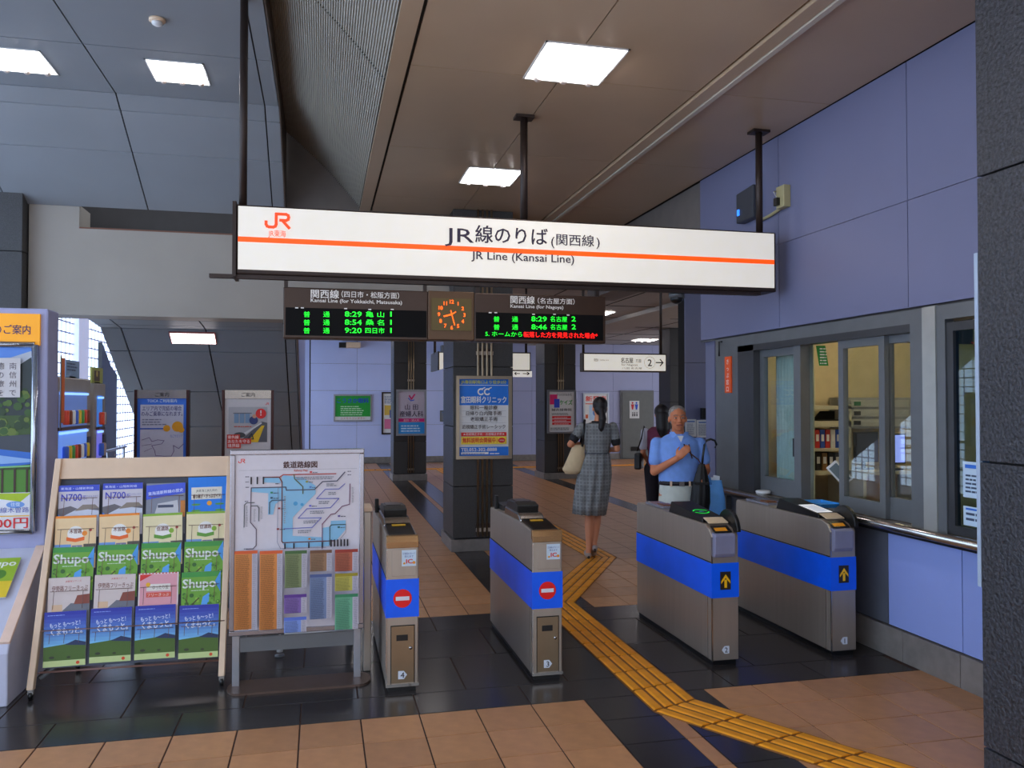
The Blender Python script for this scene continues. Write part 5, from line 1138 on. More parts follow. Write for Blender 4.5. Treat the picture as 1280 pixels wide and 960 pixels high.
# ------------------------------------------------------------------ vending machines
def vending(y0, y1, label, cols, h=1.83):
    X = -2.1; o = thing('vending_machine', label, 'vending machine', (X - .4, (y0 + y1) / 2, 0))
    part('cabinet', MB().box(X - .75, X, y0, y1, .05, h), mat('vending_beige', (.66, .63, .60), .4), o, bevel=.012); part('kick_plate', MB().box(X - .7, X - .03, y0 + .03, y1 - .03, 0, .05), M_black, o)
    L = y1 - y0; tops_ = [(h - .12, h - .42), (h - .45, h - .72), (h - .75, h - .98)]
    for k, (zt, zb) in enumerate(tops_):
        c = cols[k]; wnd = part('display_window', MB().box(X, X + .006, y0 + .10, y1 - .14, zb, zt), mat('window_glow_%s' % ''.join('%02x' % int(q * 255) for q in c), c, .3, emit=.55), o)
        part('button_strip', MB().box(X, X + .03, y0 + .08, y1 - .12, zb - .028, zb - .002), mat('strip_brown', (.42, .34, .34), .4, .3), o)
        part('light_strip', MB().box(X + .005, X + .02, y0 + .10, y1 - .14, zt - .03, zt - .01), mat('cool_strip', (.55, .75, 1), .4, emit=1.2) if k < 2 else mat('warm_strip', (1, .72, .4), .4, emit=1.5), o)
        n = 8
        for i in range(n):
            yy = y0 + .14 + (L - .34) * (i + .5) / n; rr_ = .026
            cc = [(.85, .3, .2), (.3, .6, .3), (.9, .75, .2), (.25, .4, .8), (.9, .9, .9), (.5, .25, .15)][(i * 5 + k * 3) % 6]
            part('drink_can', MB().lathe([(rr_ * .85, 0), (rr_, .012), (rr_, .105), (rr_ * .8, .12)], (X + .034, yy, zb + .02), 10), mat('can_%d' % ((i * 5 + k * 3) % 6), cc, .3, emit=.12), o)
    part('lower_door', MB().box(X, X + .008, y0 + .06, y1 - .14, .35, .75), mat('vending_lower', (.56, .53, .54), .4), o); part('pickup_flap', MB().box(X + .008, X + .02, y0 + .2, y1 - .35, .38, .56), M_black, o)
    part('coin_panel', MB().box(X, X + .015, y1 - .12, y1 - .02, .8, 1.3), mat('coin_dark', (.30, .28, .30), .4), o)
    return o
vending(7.25, 8.30, 'nearer vending machine with lit drink shelves behind the kiosk', [(.34, .44, .68), (.42, .60, .95), (.52, .38, .30)])
vending(8.42, 8.84, 'narrower vending machine beyond the first with purple lit shelves', [(.25, .50, .85), (.48, .48, .90), (.70, .58, .80)], 1.80)
t = thing('orange_pennant', 'narrow orange vertical banner on top corner of the nearer vending machine', 'banner', (-2.08, 7.3, 1.83)); q = hit(73, 465, 1, 7.26)
part('banner', MB().box(-2.064, -2.05, 7.252, 7.33, 1.45, 1.98), ink((.95, .45, .08)), t); part('rod', MB().tube([(-2.057, 7.25, 1.4), (-2.057, 7.25, 2.0)], .006, 6), M_grey, t)
for k, (y, c, lab) in enumerate([(7.75, (.55, .68, .82), 'pale blue card standing on top of the nearer vending machine'), (8.55, (.70, .72, .35), 'green and brown picture card on top of the narrower vending machine')]):
    t = thing('topper_card', lab, 'card', (-2.15, y, 1.80)); zt = 1.83 if k == 0 else 1.80
    part('card', MB().box(-2.12, -2.105, y - .20, y + .20, zt, zt + .15), ink(c), t); part('foot', MB().box(-2.2, -2.105, y - .1, y + .1, zt, zt + .012), M_black, t)
    p = Print((-2.105, y - .20, zt), (0, 1, 0), (0, 0, 1)); p.lines(.03, .06, .3, .08, 3, (.2, .28, .45)) if k == 0 else (p.rect(.08, .02, .2, .1, (.35, .25, .15)), p.disc(.18, .09, .03, (.85, .75, .4))); p.build('printing', t)

# ------------------------------------------------------------------ information stands behind the rack
def stand(x0, x1, y, ztop, label, art, bgc):
    o = thing('information_stand', label, 'sign stand', ((x0 + x1) / 2, y, 0)); M_rail = mat('brown_rail', (.26, .14, .12), .35, .5)
    for x in (x0, x1 - .03): part('side_rail', MB().box(x, x + .03, y - .03, y + .05, 0, ztop), M_rail, o, bevel=.003)
    part('header', MB().box(x0 + .03, x1 - .03, y - .02, y + .04, ztop - .09, ztop), mat('header_steel', (.60, .56, .52), .25, .8), o)
    pn = part('panel', MB().box(x0 + .03, x1 - .03, y - .01, y + .03, .35, ztop - .09), ink(bgc), o); part('foot_plate', MB().box(x0 - .03, x1 + .03, y - .2, y + .22, 0, .02), M_brz, o)
    p = Print((x0 + .03, y - .02, .0), *FR); p.text('ご案内', (x1 - x0 - .06) / 2, ztop - .068, .05, (.15, .12, .12), bold=.01); p.build('header_lettering', o)
    p = Print((x0 + .03, y - .01, .35), *FR); hh = ztop - .44; sc, of = (.66, .356) if art is s_blue else (.55, .435); p.O = p.O + Vector((0, 0, hh * of)); art(p, x1 - x0 - .06, hh * sc); p.build('printing', pn)
def s_blue(p, w, h):
    p.rect(w * .06, h * .05, w * .88, h * .85, (.84, .84, .90)); p.text('TOICA ご利用案内', w * .5, h * .93, .04, (.85, .92, 1), w=w * .6, bold=.02)
    p.text('エリア内で完結の場合', w * .5, h * .83, .055, (.28, .26, .52), w=w * .80, bold=.01); p.text('のみご乗車になれます。', w * .5, h * .765, .055, (.28, .26, .52), w=w * .84, bold=.01); p.lines(w * .1, h * .65, w * .5, h * .09, 3, (.55, .55, .65))
    p.rect(w * .06, h * .60, w * .55, .012, (.2, .4, .85)); p.disc(w * .82, h * .63, .055, (.98, .68, .05)); p.disc(w * .60, h * .61, .035, (.98, .68, .05)); p.disc(w * .90, h * .59, .03, (.98, .68, .05)); p.text('なごやエリア', w * .8, h * .5, .035, (.3, .45, .8), w=w * .25)
    pts = [(.1, .47), (.25, .5), (.3, .45), (.42, .47), (.55, .46), (.5, .42), (.3, .40), (.36, .34), (.38, .28), (.55, .27), (.7, .27), (.75, .33), (.74, .40), (.85, .36), (.95, .42)]
    p.line([(w * a_, h * b_) for a_, b_ in pts], .006, (.5, .42, .62)); p.line([(w * .1, h * .4), (w * .3, h * .42)], .004, (.5, .42, .62)); p.line([(w * .15, h * .33), (w * .3, h * .37)], .004, (.5, .42, .62))
    p.rect(w * .06, h * .19, w * .88, .01, (.2, .4, .85)); p.disc(w * .11, h * .15, .018, (.98, .7, .1)); p.lines(w * .15, h * .08, w * .7, h * .05, 1, (.7, .6, .3)); p.lines(w * .16, h * .14, w * .6, h * .03, 1, (.5, .5, .6))
def s_yel(p, w, h):
    p.rect(w * .08, h * .37, w * .84, h * .53, (.72, .71, .72)); p.poly([(w * .3, h * .37), (w * .92, h * .37), (w * .92, h * .66), (w * .80, h * .68)], (.36, .36, .38)); p.poly([(w * .48, h * .37), (w * .72, h * .37), (w * .86, h * .62), (w * .80, h * .62)], (.95, .78, .08)); p.poly([(w * .3, h * .42), (w * .8, h * .65), (w * .8, h * .67), (w * .26, h * .45)], (.85, .85, .85))
    for k in range(3): p.rect(w * (.2 + .12 * k), h * .66, w * .10, h * .14, (.48, .60, .72))
    p.rect(w * .18, h * .80, w * .4, h * .012, (.4, .4, .42)); p.disc(w * .62, h * .70, .045, (.16, .22, .45)); p.disc(w * .64, h * .76, .022, (.85, .62, .5)); p.disc(w * .78, h * .80, .055, (.90, .12, .1)); p.text('!', w * .78, h * .773, .08, (1, 1, 1), bold=.05); p.disc(w * .32, h * .48, .06, (.25, .25, .25), ry=.03); p.line([(w * .5, h * .42), (w * .58, h * .5), (w * .62, h * .42), (w * .5, h * .42)], .01, (.2, .2, .2)); p.lines(w * .2, h * .60, w * .5, h * .03, 1, (.85, .3, .15))
    for k, (t_, ww_) in enumerate([('黄色線', .28), ('あなたを守る', .52), ('境界線', .30)]):
        v = h * (.425 - .062 * k); p.rect(w * .05, v - .012, w * ww_, .058, (.86, .20, .12)); p.text(t_, w * .07, v, .042, (.98, .88, .85), w=w * (ww_ - .05), align='l', bold=.02)
    p.text('黄色い点字ブロックまで', w * .5, h * .185, .05, (.2, .12, .12), w=w * .75, bold=.03); jr_logo(p, w * .88, h * .93, .025, (.9, .2, .15))
stand(-1.905, -1.362, 9.2, 1.745, 'information stand with blue bordered fare card notice and orange blobs', s_blue, (.22, .47, .90))
stand(-1.035, -.50, 9.2, 1.745, 'information stand with yellow platform line safety poster', s_yel, (.84, .82, .82))

# railings and small things near the stairs
o = thing('stair_railing', 'thin steel railing at the stair side behind the information stands', 'railing', (-2.0, 10.8, 0))
for z in (.55, .98): part('rail', MB().tube([(-2.7, 9.6, z), (-2.7, 12.5, z)], .018, 8), M_alu, o)
for y in (9.7, 10.6, 11.5, 12.4): part('baluster', MB().tube([(-2.7, y, 0), (-2.7, y, .98)], .014, 8), M_alu, o)
o = thing('handrail', 'steel handrail between the two information stands', 'railing', (-.8, 9.8, 0))
for z in (.75, .98): part('rail', MB().tube([(-1.45, 9.7, z), (-.35, 9.7, z)], .016, 8), M_alu, o)
for x in (-1.4, -.9, -.4): part('baluster', MB().tube([(x, 9.7, 0), (x, 9.7, .98)], .014, 8), M_alu, o)
o = thing('poster_box', 'small cream box beside the second information stand', 'box', (-1.12, 8.85, 0)); part('body', MB().box(-1.25, -1.10, 8.75, 8.95, 0, 1.02), M_cream, o, bevel=.01); part('lid', MB().box(-1.26, -1.09, 8.74, 8.96, 1.02, 1.04), M_cream, o)

# ------------------------------------------------------------------ people
def remeshed(name, mb, m, parent, voxel=.007, smooth=6, label=None, disp=None):
    o = part(name, mb, m, parent, label, local=True, nofix=True)
    r = o.modifiers.new('remesh', 'REMESH'); r.mode = 'VOXEL'; r.voxel_size = voxel; r.use_smooth_shade = True
    s = o.modifiers.new('smooth', 'SMOOTH'); s.iterations = smooth; s.factor = .5
    return o
def rotm(o, loc, rz):
    o.location = loc; o.rotation_euler = (0, 0, rz); ROOTM[o.name] = Matrix.Translation(Vector(loc)) @ Matrix.Rotation(rz, 4, 'Z')
def head(mb, c, yaw, s=1.0, tilt=0.):
    "head with face towards local -Y turned by yaw; c = centre"
    c = Vector(c); R = Matrix.Rotation(yaw, 3, 'Z') @ Matrix.Rotation(tilt, 3, 'X')
    def q(x, y, z): return c + R @ (Vector((x, y, z)) * s)
    mb.ell(q(0, .012, .03), (.076 * s, .093 * s, .085 * s), R=R); mb.ell(q(0, -.018, -.035), (.060 * s, .070 * s, .078 * s), R=R)
    mb.ell(q(0, -.045, -.088), (.030 * s, .028 * s, .022 * s), R=R)            # chin
    mb.cap(q(0, -.088, .015), .010 * s, q(0, -.104, -.022), .014 * s)           # nose
    for k in (-1, 1):
        mb.ell(q(.016 * k, -.096, -.026), (.009 * s, .010 * s, .008 * s)); mb.ell(q(.078 * k, .008, -.008), (.009 * s, .020 * s, .032 * s), R=R)
        mb.ell(q(.036 * k, -.062, -.018), (.026 * s, .024 * s, .022 * s), R=R); mb.cap(q(.016 * k, -.082, .026), .008 * s, q(.05 * k, -.072, .026), .008 * s)
    mb.cap(q(-.018, -.086, -.052), .009 * s, q(.018, -.086, -.052), .009 * s)
    return q, R
def face(q, parent, brow, s=1., old=False):
    for k in (-1, 1):
        e = MB(); e.ell(q(.031 * k, -.0775, .008), (.013 * s, .008 * s, .006 * s)); part('eye', e, ink((.92, .90, .88)), parent, local=True)
        e = MB(); e.ell(q(.031 * k, -.084, .008), (.006 * s, .004 * s, .0055 * s)); part('pupil', e, ink((.08, .05, .04)), parent, local=True)
        e = MB(); e.tube([q(.014 * k, -.091, .030), q(.034 * k, -.088, .036), q(.052 * k, -.076, .030)], .0035 * s, 6); part('eyebrow', e, ink(brow), parent, local=True)
    m = MB(); m.tube([q(-.026, -.088, -.056), q(0, -.0965, -.053), q(.026, -.088, -.056)], .0042 * s, 6); part('mouth', m, ink((.50, .20, .17)), parent, local=True)
def hand(mb, wrist, d, up, s=1., curl=.6, side=1):
    "palm, four curled fingers and a thumb; d = direction of the fingers, up = back-of-hand normal"
    w = Vector(wrist); d = Vector(d).normalized(); up = Vector(up); up = (up - d * up.dot(d)).normalized(); lat = d.cross(up) * side
    R = Matrix((lat, d, up)).transposed()
    mb.ell(w + d * .045 * s, (.040 * s, .050 * s, .016 * s), R=R)
    for i, (o_, L) in enumerate([(-.029, .062), (-.010, .074), (.010, .070), (.028, .055)]):
        b = w + d * .085 * s + lat * o_ * s; a1 = curl * .5; a2 = curl * 1.3
        d1 = d * math.cos(a1) - up * math.sin(a1); d2 = d * math.cos(a2) - up * math.sin(a2)
        m_ = b + d1 * L * .5 * s; e = m_ + d2 * L * .5 * s; mb.cap(b - d * .02 * s, .009 * s, m_, .0085 * s, 8); mb.cap(m_, .0085 * s, e, .0072 * s, 8)
    b = w + d * .03 * s - lat * .032 * s; m_ = b + (d * .7 - lat * .6 - up * .35).normalized() * .035 * s; e = m_ + (d * .9 - lat * .2 - up * .5).normalized() * .03 * s
    mb.cap(b, .012 * s, m_, .010 * s, 8); mb.cap(m_, .010 * s, e, .008 * s, 8)
M_skin = mat('skin_tan', (.82, .50, .34), .55, 0, .04, 12); M_skin2 = mat('skin_light', (.84, .55, .40), .55, 0, .04, 12)

# --- elderly man facing the camera behind gate 2
man = thing('person', 'person in a light blue polo shirt and pale trousers holding an umbrella behind gate 2', 'person')
rotm(man, (3.02, 6.55, 0), -.2)
b = MB(); q, R = head(b, (-.01, -.03, 1.475), -.05, .95)
b.cap((0, 0, 1.30), .055, (-.005, -.012, 1.40), .052)
b.loft([(0, 0, .80, .13, .085), (0, 0, .95, .155, .11), (0, -.005, 1.10, .15, .11), (0, 0, 1.25, .17, .10), (0, .0, 1.31, .12, .07), (0, 0, 1.34, .06, .055)])
sR, eR, wR = (-.185, 0, 1.27), (-.215, -.03, 1.02), (-.06, -.21, 1.145)
sL, eL, wL = (.185, 0, 1.27), (.245, .0, 1.03), (.175, -.17, .985)
for s_, e_, w_ in ((sR, eR, wR), (sL, eL, wL)): b.cap(s_, .048, e_, .037); b.cap(e_, .038, w_, .027)
hand(b, wR, (.55, -.25, .6), (-.2, -1, .2), .95, .5, 1); hand(b, wL, (-.15, -.9, -.35), (.9, 0, .5), .95, 1.5, 1)
for k in (-1, 1):
    b.cap((.085 * k, 0, .82), .085, (.09 * k, -.01, .44), .052); b.cap((.09 * k, -.01, .44), .052, (.095 * k, .02, .09), .036); b.ell((.097 * k, -.045, .035), (.04, .11, .033))
body = remeshed('body', b, M_skin, man, .0065, 4)
face(q, man, (.45, .42, .40), .95)
h_ = MB(); h_.ell(q(0, .026, .056), (.076, .086, .064), R=R); h_.ell(q(0, .055, .0), (.070, .055, .06), R=R)
for k in (-1, 1): h_.ell(q(.066 * k, .012, .018), (.012, .028, .030), R=R)
hm = mat('grey_hair', (.60, .57, .54), .8, 0, .35, 90, .3); remeshed('hair', h_, hm, man, .006, 2)
sh_ = MB(); sh_.loft([(0, 0, .905, .168, .122), (0, -.002, .96, .172, .128), (0, -.01, 1.08, .172, .132), (0, -.004, 1.20, .186, .122), (0, 0, 1.28, .182, .10), (0, .004, 1.325, .12, .078), (0, .004, 1.345, .075, .066)])
for s_, e_ in ((sR, eR), (sL, eL)):
    s2 = Vector(s_); e2 = Vector(e_); sh_.cap(s2 + Vector((0, 0, -.010)), .058, s2.lerp(e2, .62), .060)
polo = mat('light_blue_polo', (.50, .66, .95), .8, 0, .06, 25, .25, bscale=9); remeshed('polo_shirt', sh_, polo, man, .008, 5)
cl = MB()
for k in (-1, 1): cl.add([(.0 + .012 * k, -.088, 1.285), (.07 * k, -.075, 1.30), (.085 * k, -.03, 1.36), (.05 * k, -.055, 1.365), (.03 * k, -.075, 1.34)], [(0, 1, 2, 3, 4)])
c_ = part('collar', cl, polo, man, local=True); sm = c_.modifiers.new('s', 'SOLIDIFY'); sm.thickness = .008
part('undershirt', MB().add([(-.028, -.09, 1.33), (.028, -.09, 1.33), (0, -.108, 1.275)], [(0, 1, 2)]), ink((.88, .88, .90)), man, local=True)
part('placket', MB().box(-.012, .012, -.140, -.120, 1.13, 1.27), polo, man, local=True)
tr = MB(); tr.loft([(0, 0, .74, .165, .125), (0, 0, .85, .168, .128), (0, 0, .925, .160, .120)])
for k in (-1, 1): tr.cap((.082 * k, 0, .78), .092, (.09 * k, -.01, .44), .075); tr.cap((.09 * k, -.01, .44), .075, (.095 * k, .01, .10), .062)
remeshed('trousers', tr, mat('pale_trousers', (.82, .84, .80), .85, 0, .08, 12, .5, bscale=14), man, .009, 5)
bl = MB(); bl.loft([(0, 0, .905, .170, .130), (0, 0, .94, .170, .130)]); part('belt', bl, mat('dark_belt', (.12, .10, .12), .5), man, local=True)
part('buckle', MB().box(-.025, .02, -.142, -.128, .903, .942), M_steel2, man, local=True)
for x in (-.09, .07): part('belt_loop', MB().box(x - .008, x + .008, -.128, -.112, .90, .945), M_cream, man, local=True)
for k in (-1, 1): part('shoe', MB().ell((.097 * k, -.05, .04), (.052, .135, .042)), mat('brown_shoe', (.22, .15, .12), .5), man, local=True)
part('neck_cord', MB().tube([(.02, -.125, 1.26), (.05, -.14, 1.20), (.10, -.145, 1.16), (.14, -.14, 1.13), (.165, -.15, 1.08)], .005, 6).tube([(.06, -.135, 1.26), (.07, -.145, 1.20), (.085, -.15, 1.14)], .005, 6), mat('cord_brown', (.30, .16, .12), .6), man, local=True)
# umbrella hooked in his left hand
def mp3(l): return rootm(man) @ Vector(l)
um = thing('umbrella', 'folded black umbrella with curved handle held by the man', 'umbrella'); rotm(um, tuple(man.location), -.2)
ux, uy = .155, -.235
part('handle', MB().tube([(ux + .10, uy, 1.235), (ux + .115, uy, 1.26), (ux + .10, uy, 1.295), (ux + .065, uy, 1.308), (ux + .03, uy, 1.295), (ux + .012, uy, 1.26), (ux, uy, 1.18), (ux - .01, uy, 1.08)], .0095, 10), M_black, um, local=True)
part('shaft', MB().tube([(ux - .01, uy, 1.10), (ux - .045, uy, .36)], .006, 8), M_steel2, um, local=True)
cn = MB(); n = 24; rings = [(1.10, .022), (1.02, .045), (.90, .066), (.78, .070), (.66, .058), (.54, .034), (.44, .014)]; vs = []; fs = []
for z, r_ in rings:
    for k in range(n):
        a_ = 2 * math.pi * k / n; rad = r_ * (1 + .22 * math.cos(8 * a_ + z * 3)); vs.append((ux - .01 - (1.10 - z) * .05 + rad * math.cos(a_), uy + rad * .62 * math.sin(a_), z))
for i in range(len(rings) - 1):
    for k in range(n): fs.append((i * n + k, i * n + (k + 1) % n, (i + 1) * n + (k + 1) % n, (i + 1) * n + k))
cn.add(vs, fs, True); part('canopy', cn, mat('black_nylon', (.055, .055, .065), .6), um, local=True); part('ferrule', MB().tube([(ux - .043, uy, .44), (ux - .046, uy, .34)], .005, 8), M_steel2, um, local=True)
part('strap', MB().box(ux - .08, ux + .04, uy - .05, uy + .045, .93, .95), M_black, um, local=True)
bg_ = thing('tote_bag', 'bright blue tote bag with white papers hanging from the man\'s hand', 'bag'); rotm(bg_, tuple(man.location), -.2)
m_ = MB(); m_.loft([(.275, -.10, .60, .105, .045), (.275, -.10, .66, .115, .055), (.27, -.10, .80, .108, .045), (.26, -.10, .95, .09, .022)], 24); part('bag_body', m_, mat('blue_bag', (.42, .70, 1.0), .6, 0, .08, 14, .3, bscale=10), bg_, local=True)
part('strap', MB().tube([(.20, -.12, .92), (.19, -.15, .99), (.18, -.165, 1.02), (.235, -.15, .97), (.25, -.12, .92)], .010, 8), mat('blue_bag', ), bg_, local=True)
part('papers', MB().add([(.26, -.105, .90), (.33, -.105, .90), (.335, -.10, .985), (.28, -.10, .995)], [(0, 1, 2, 3)]).add([(.25, -.095, .90), (.30, -.095, .90), (.30, -.09, .97), (.26, -.09, .975)], [(0, 1, 2, 3)]), ink((.9, .92, .95)), bg_, local=True)

# --- woman walking away
def checks(name, c1, c2, c3):
    m = bpy.data.materials.new(name); m.use_nodes = True; nt_ = m.node_tree; N = nt_.nodes; L = nt_.links; b_ = N['Principled BSDF']; b_.inputs['Roughness'].default_value = .85
    tc = N.new('ShaderNodeTexCoord'); sp = N.new('ShaderNodeSeparateXYZ'); L.new(tc.outputs['Object'], sp.inputs[0])
    outs = []
    for ax, sc in ((0, 190.), (2, 175.)):
        mu = N.new('ShaderNodeMath'); mu.operation = 'MULTIPLY'; mu.inputs[1].default_value = sc; L.new(sp.outputs[ax], mu.inputs[0])
        sn = N.new('ShaderNodeMath'); sn.operation = 'SINE'; L.new(mu.outputs[0], sn.inputs[0]); outs.append(sn)
        m2 = N.new('ShaderNodeMath'); m2.operation = 'MULTIPLY'; m2.inputs[1].default_value = sc * .31; L.new(sp.outputs[ax], m2.inputs[0])
        s2 = N.new('ShaderNodeMath'); s2.operation = 'SINE'; L.new(m2.outputs[0], s2.inputs[0]); outs.append(s2)
    ad = N.new('ShaderNodeMath'); ad.operation = 'MAXIMUM'; L.new(outs[0].outputs[0], ad.inputs[0]); L.new(outs[2].outputs[0], ad.inputs[1])
    ad2 = N.new('ShaderNodeMath'); ad2.operation = 'ADD'; L.new(outs[1].outputs[0], ad2.inputs[0]); L.new(outs[3].outputs[0], ad2.inputs[1])
    g1 = N.new('ShaderNodeMapRange'); g1.inputs[1].default_value = .2; g1.inputs[2].default_value = 1; L.new(ad.outputs[0], g1.inputs[0])
    mx = N.new('ShaderNodeMix'); mx.data_type = 'RGBA'; L.new(g1.outputs[0], mx.inputs[0]); mx.inputs[6].default_value = (*lin(c1), 1); mx.inputs[7].default_value = (*lin(c2), 1)
    g2 = N.new('ShaderNodeMapRange'); g2.inputs[1].default_value = -.5; g2.inputs[2].default_value = 1.6; g2.inputs[4].default_value = .55; L.new(ad2.outputs[0], g2.inputs[0])
    m3 = N.new('ShaderNodeMix'); m3.data_type = 'RGBA'; L.new(g2.outputs[0], m3.inputs[0]); L.new(mx.outputs[2], m3.inputs[6]); m3.inputs[7].default_value = (*lin(c3), 1)
    L.new(m3.outputs[2], b_.inputs['Base Color']); return m
M_chk = checks('grey_check', (.46, .47, .47), (.57, .575, .58), (.38, .385, .39))
wo = thing('person', 'person with a dark ponytail and grey checked dress walking away on the tactile path', 'person')
rotm(wo, (2.78, 8.05, .009), math.pi - .22)       # local -Y faces away from the camera; local x is mirrored
X = -1                                          # image right = local -x
b = MB(); q, R = head(b, (X * .05, -.02, 1.545), .1, .93)
b.cap((X * .03, .0, 1.37), .045, (X * .04, -.01, 1.47), .043)
b.loft([(X * .02, 0, .85, .14, .10), (X * .02, 0, .98, .12, .09), (X * .015, 0, 1.08, .105, .08), (X * .02, 0, 1.25, .13, .09), (X * .025, 0, 1.36, .15, .075), (X * .025, 0, 1.40, .07, .05)])
sA, eA, wA = (-X * .135, 0, 1.355), (-X * .265, .05, 1.17), (-X * .10, -.14, 1.165)       # photo-left arm, elbow out
sB, eB, wB = (X * .185, 0, 1.355), (X * .225, .03, 1.12), (X * .17, -.20, 1.10)
for s_, e_, w_ in ((sA, eA, wA), (sB, eB, wB)): b.cap(s_, .034, e_, .032); b.cap(e_, .033, w_, .023)
hand(b, wA, (-X * -.6, -.7, .1), (0, .2, 1), .85, 1.2, 1); hand(b, wB, (0, -1, 0), (0, 0, 1), .85, 1.2, -1)
lf = [(X * -.05, 0, .88), (X * -.07, -.03, .47), (X * -.075, .10, .12)]; rg = [(X * .06, 0, .88), (X * .03, -.10, .48), (X * -.03, -.02, .12)]
lf = [(-X * .05, 0, .88), (-X * .055, -.02, .47), (-X * .075, .06, .10)]; rg = [(X * .06, 0, .88), (X * .025, -.06, .48), (-X * .015, .03, .15)]
for L_ in (lf, rg): b.cap(L_[0], .085, L_[1], .050); b.cap(L_[1], .050, Vector(L_[1]).lerp(Vector(L_[2]), .35), .052); b.cap(Vector(L_[1]).lerp(Vector(L_[2]), .35), .052, L_[2], .028)
b.cap(lf[2], .030, (-X * .08, .065, .05), .030); b.cap((-X * .08, .06, .045), .028, (-X * .085, -.10, .03), .026)
b.cap(rg[2], .030, (-X * .015, .045, .105), .028); b.cap((-X * .015, .04, .10), .026, (-X * .02, -.09, .035), .026)
remeshed('body', b, M_skin2, wo, .0065, 4); face(q, wo, (.08, .05, .05), .93)
hr = MB(); hr.ell(q(0, .020, .040), (.080, .095, .085), R=R); hr.ell(q(0, .055, -.01), (.068, .06, .07), R=R)
hr.cap(q(0, .105, -.03), .030, q(-.005, .125, -.12), .042); hr.cap(q(-.005, .125, -.12), .040, q(.01, .12, -.22), .030); hr.cap(q(.01, .12, -.22), .028, q(.015, .105, -.28), .010)
remeshed('hair', hr, mat('dark_hair', (.10, .07, .08), .5, 0, .3, 60, .3, stretch=(1, 1, .15)), wo, .006, 2)
part('hair_tie', MB().lathe([(.03, -.012), (.034, 0), (.03, .012)], q(0, .112, -.06), 14, 1), mat('tie_dark', (.15, .10, .2), .5), wo, local=True)
# dress: bodice + pleated skirt with walking sway
dr = MB(); n = 72; rings = [(1.395, .075, .062, 0), (1.375, .150, .085, 0), (1.32, .165, .10, 0), (1.22, .150, .105, 0), (1.12, .130, .10, .01), (1.085, .122, .096, .015), (1.07, .128, .100, .03), (.98, .150, .125, .05), (.86, .170, .150, .06), (.70, .175, .165, .06), (.55, .172, .175, .065), (.445, .165, .178, .07)]
vs = []; fs = []
for (z, rx_, ry_, pl) in rings:
    t_ = max(0, (1.07 - z) / .63); cx_ = X * (.022 - .09 * t_); cy_ = .0 + .02 * t_
    for k in range(n):
        a_ = 2 * math.pi * k / n; f = 1 + pl * math.cos(12 * a_ + 2 * math.sin(a_)) ; vs.append((cx_ + rx_ * f * math.cos(a_), cy_ + ry_ * f * math.sin(a_), z + (.012 * math.sin(a_ + .6) if z < .5 else 0)))
for i in range(len(rings) - 1):
    for k in range(n): fs.append((i * n + k, i * n + (k + 1) % n, (i + 1) * n + (k + 1) % n, (i + 1) * n + k))
dr.add(vs, fs, True); d_ = part('dress', dr, M_chk, wo, local=True); so = d_.modifiers.new('s', 'SOLIDIFY'); so.thickness = .004
part('waist_seam', MB().loft([(X * .022, 0, 1.072, .1275, .101), (X * .022, 0, 1.084, .1265, .100)], 32), mat('seam_grey', (.30, .31, .35), .8), wo, local=True)
for s_, e_ in ((sA, eA), (sB, eB)):
    s2 = Vector(s_); e2 = Vector(e_); sv = MB(); sv.cap(s2 + Vector((0, 0, -.004)), .050, s2.lerp(e2, .30), .055).cap(s2.lerp(e2, .30), .054, s2.lerp(e2, .62), .050)
    remeshed('sleeve', sv, M_chk, wo, .008, 4); cf = MB(); cf.cap(s2.lerp(e2, .60), .051, s2.lerp(e2, .70), .049); part('cuff', cf, mat('cuff_black', (.09, .08, .10), .7), wo, local=True)
part('collar', MB().lathe([(.068, -.012), (.075, .0), (.062, .016)], (X * .028, .0, 1.395), 24), mat('cuff_black', ), wo, local=True)
for L_, (hx, hy, hz), yy in ((lf, (-X * .08, .07, .03), 0), (rg, (-X * .015, .05, .10), .03)):
    sho = MB(); sho.cap((hx, hy, hz + .005), .034, (hx - X * .003, hy - .10, .035), .036).cap((hx, hy - .10, .035), .036, (hx, hy - .17, .03), .028); remeshed('shoe', sho, mat('grey_shoe', (.66, .60, .58), .5), wo, .006, 3)
    part('heel', MB().tube([(hx, hy + .015, hz), (hx, hy + .018, max(hz - .04, .0))], [.018, .012], 10), mat('heel_dark', (.2, .17, .17), .5), wo, local=True)
tb = thing('shoulder_bag', 'cream tote with black shoulder strap carried by the walking woman', 'bag'); rotm(tb, tuple(wo.location), math.pi - .22)
m_ = MB(); m_.loft([(-X * .245, .02, .865, .07, .045), (-X * .235, .02, .91, .11, .06), (-X * .20, .02, 1.03, .09, .05), (-X * .175, .02, 1.15, .065, .03), (-X * .17, .02, 1.165, .06, .025)], 24); part('bag_body', m_, mat('cream_canvas', (.86, .76, .60), .8, 0, .08, 12, .4, bscale=12), tb, local=True)
part('strap', MB().tube([(-X * .14, .06, 1.15), (-X * .135, .10, 1.25), (-X * .125, .105, 1.34), (-X * .115, .06, 1.42), (-X * .11, -.02, 1.42), (-X * .12, -.09, 1.32), (-X * .15, -.06, 1.16)], .012, 8), M_black, tb, local=True)

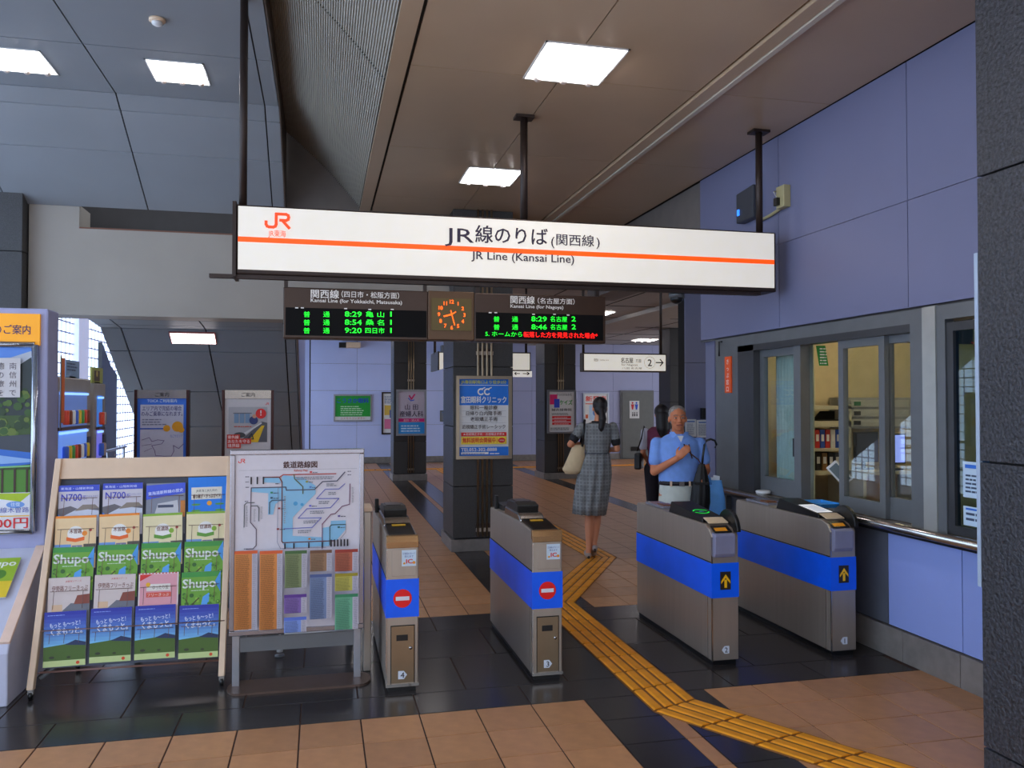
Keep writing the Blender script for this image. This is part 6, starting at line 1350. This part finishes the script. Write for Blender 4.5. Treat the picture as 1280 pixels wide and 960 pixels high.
# --- third person half hidden behind the man
w3 = thing('person', 'person with long dark hair, mauve vest and black bag half hidden behind the man', 'person')
rotm(w3, (3.80, 8.75, 0), math.pi - .55); X = -1
b = MB(); q, R = head(b, (X * .02, -.02, 1.475), .35, .90)
b.cap((0, 0, 1.30), .042, (X * .01, -.01, 1.40), .042); b.loft([(0, 0, .80, .14, .10), (0, 0, .95, .13, .09), (0, 0, 1.03, .115, .085), (0, 0, 1.18, .13, .09), (0, 0, 1.28, .15, .07), (0, 0, 1.33, .07, .05)])
for k in (-1, 1):
    s_, e_, w_ = (.155 * k, 0, 1.27), (.185 * k, .03, 1.03), (.15 * k, -.12, .92); b.cap(s_, .038, e_, .031); b.cap(e_, .031, w_, .023); hand(b, w_, (0, -.6, -.6), (k, 0, .2), .8, 1.3, k)
    b.cap((.08 * k, 0, .84), .08, (.085 * k, -.03 * k, .45), .05); b.cap((.085 * k, -.03 * k, .45), .05, (.09 * k, .03 * k, .08), .03); b.ell((.09 * k, -.03, .03), (.036, .10, .03))
remeshed('body', b, M_skin2, w3, .007, 4); face(q, w3, (.08, .05, .05), .9)
hr = MB(); hr.ell(q(0, .018, .035), (.084, .10, .088), R=R); hr.cap(q(0, .06, -.02), .078, q(0, .085, -.18), .075); hr.cap(q(0, .085, -.18), .072, q(0, .085, -.30), .045); remeshed('hair', hr, mat('dark_hair', ), w3, .007, 2)
v_ = MB(); v_.loft([(0, 0, .86, .155, .115), (0, 0, 1.0, .13, .10), (0, 0, 1.18, .145, .105), (0, 0, 1.28, .150, .085), (0, 0, 1.33, .085, .06)]); remeshed('vest', v_, mat('mauve_knit', (.45, .20, .30), .9, 0, .1, 30), w3, .009, 3)
for k in (-1, 1): v_ = MB(); v_.cap((.160 * k, 0, 1.265), .052, (.182 * k, .022, 1.10), .05); remeshed('sleeve', v_, mat('white_cotton', (.80, .80, .86), .85), w3, .009, 3)
v_ = MB()
for k in (-1, 1): v_.cap((.082 * k, 0, .84), .098, (.086 * k, -.03 * k, .45), .068).cap((.086 * k, -.03 * k, .45), .068, (.09 * k, .03 * k, .10), .052)
remeshed('trousers', v_, mat('dark_trousers', (.12, .10, .14), .85), w3, .009, 3)
for k in (-1, 1): part('shoe', MB().ell((.09 * k, -.035, .038), (.044, .12, .036)), M_black, w3, local=True)
hb_ = thing('handbag', 'small black handbag at the side of the half hidden person', 'bag'); rotm(hb_, tuple(w3.location), math.pi - .55)
part('bag_body', MB().prism([(-.09, .84), (.15, .84), (.13, 1.03), (-.07, 1.03)], .19, .27, 0), M_black, hb_, local=True, bevel=.02); part('strap', MB().tube([(.235, -.05, 1.05), (.19, -.05, 1.2), (.17, -.02, 1.335), (.17, .05, 1.335), (.19, .10, 1.2), (.235, .13, 1.05)], .008, 8), M_black, hb_, local=True)
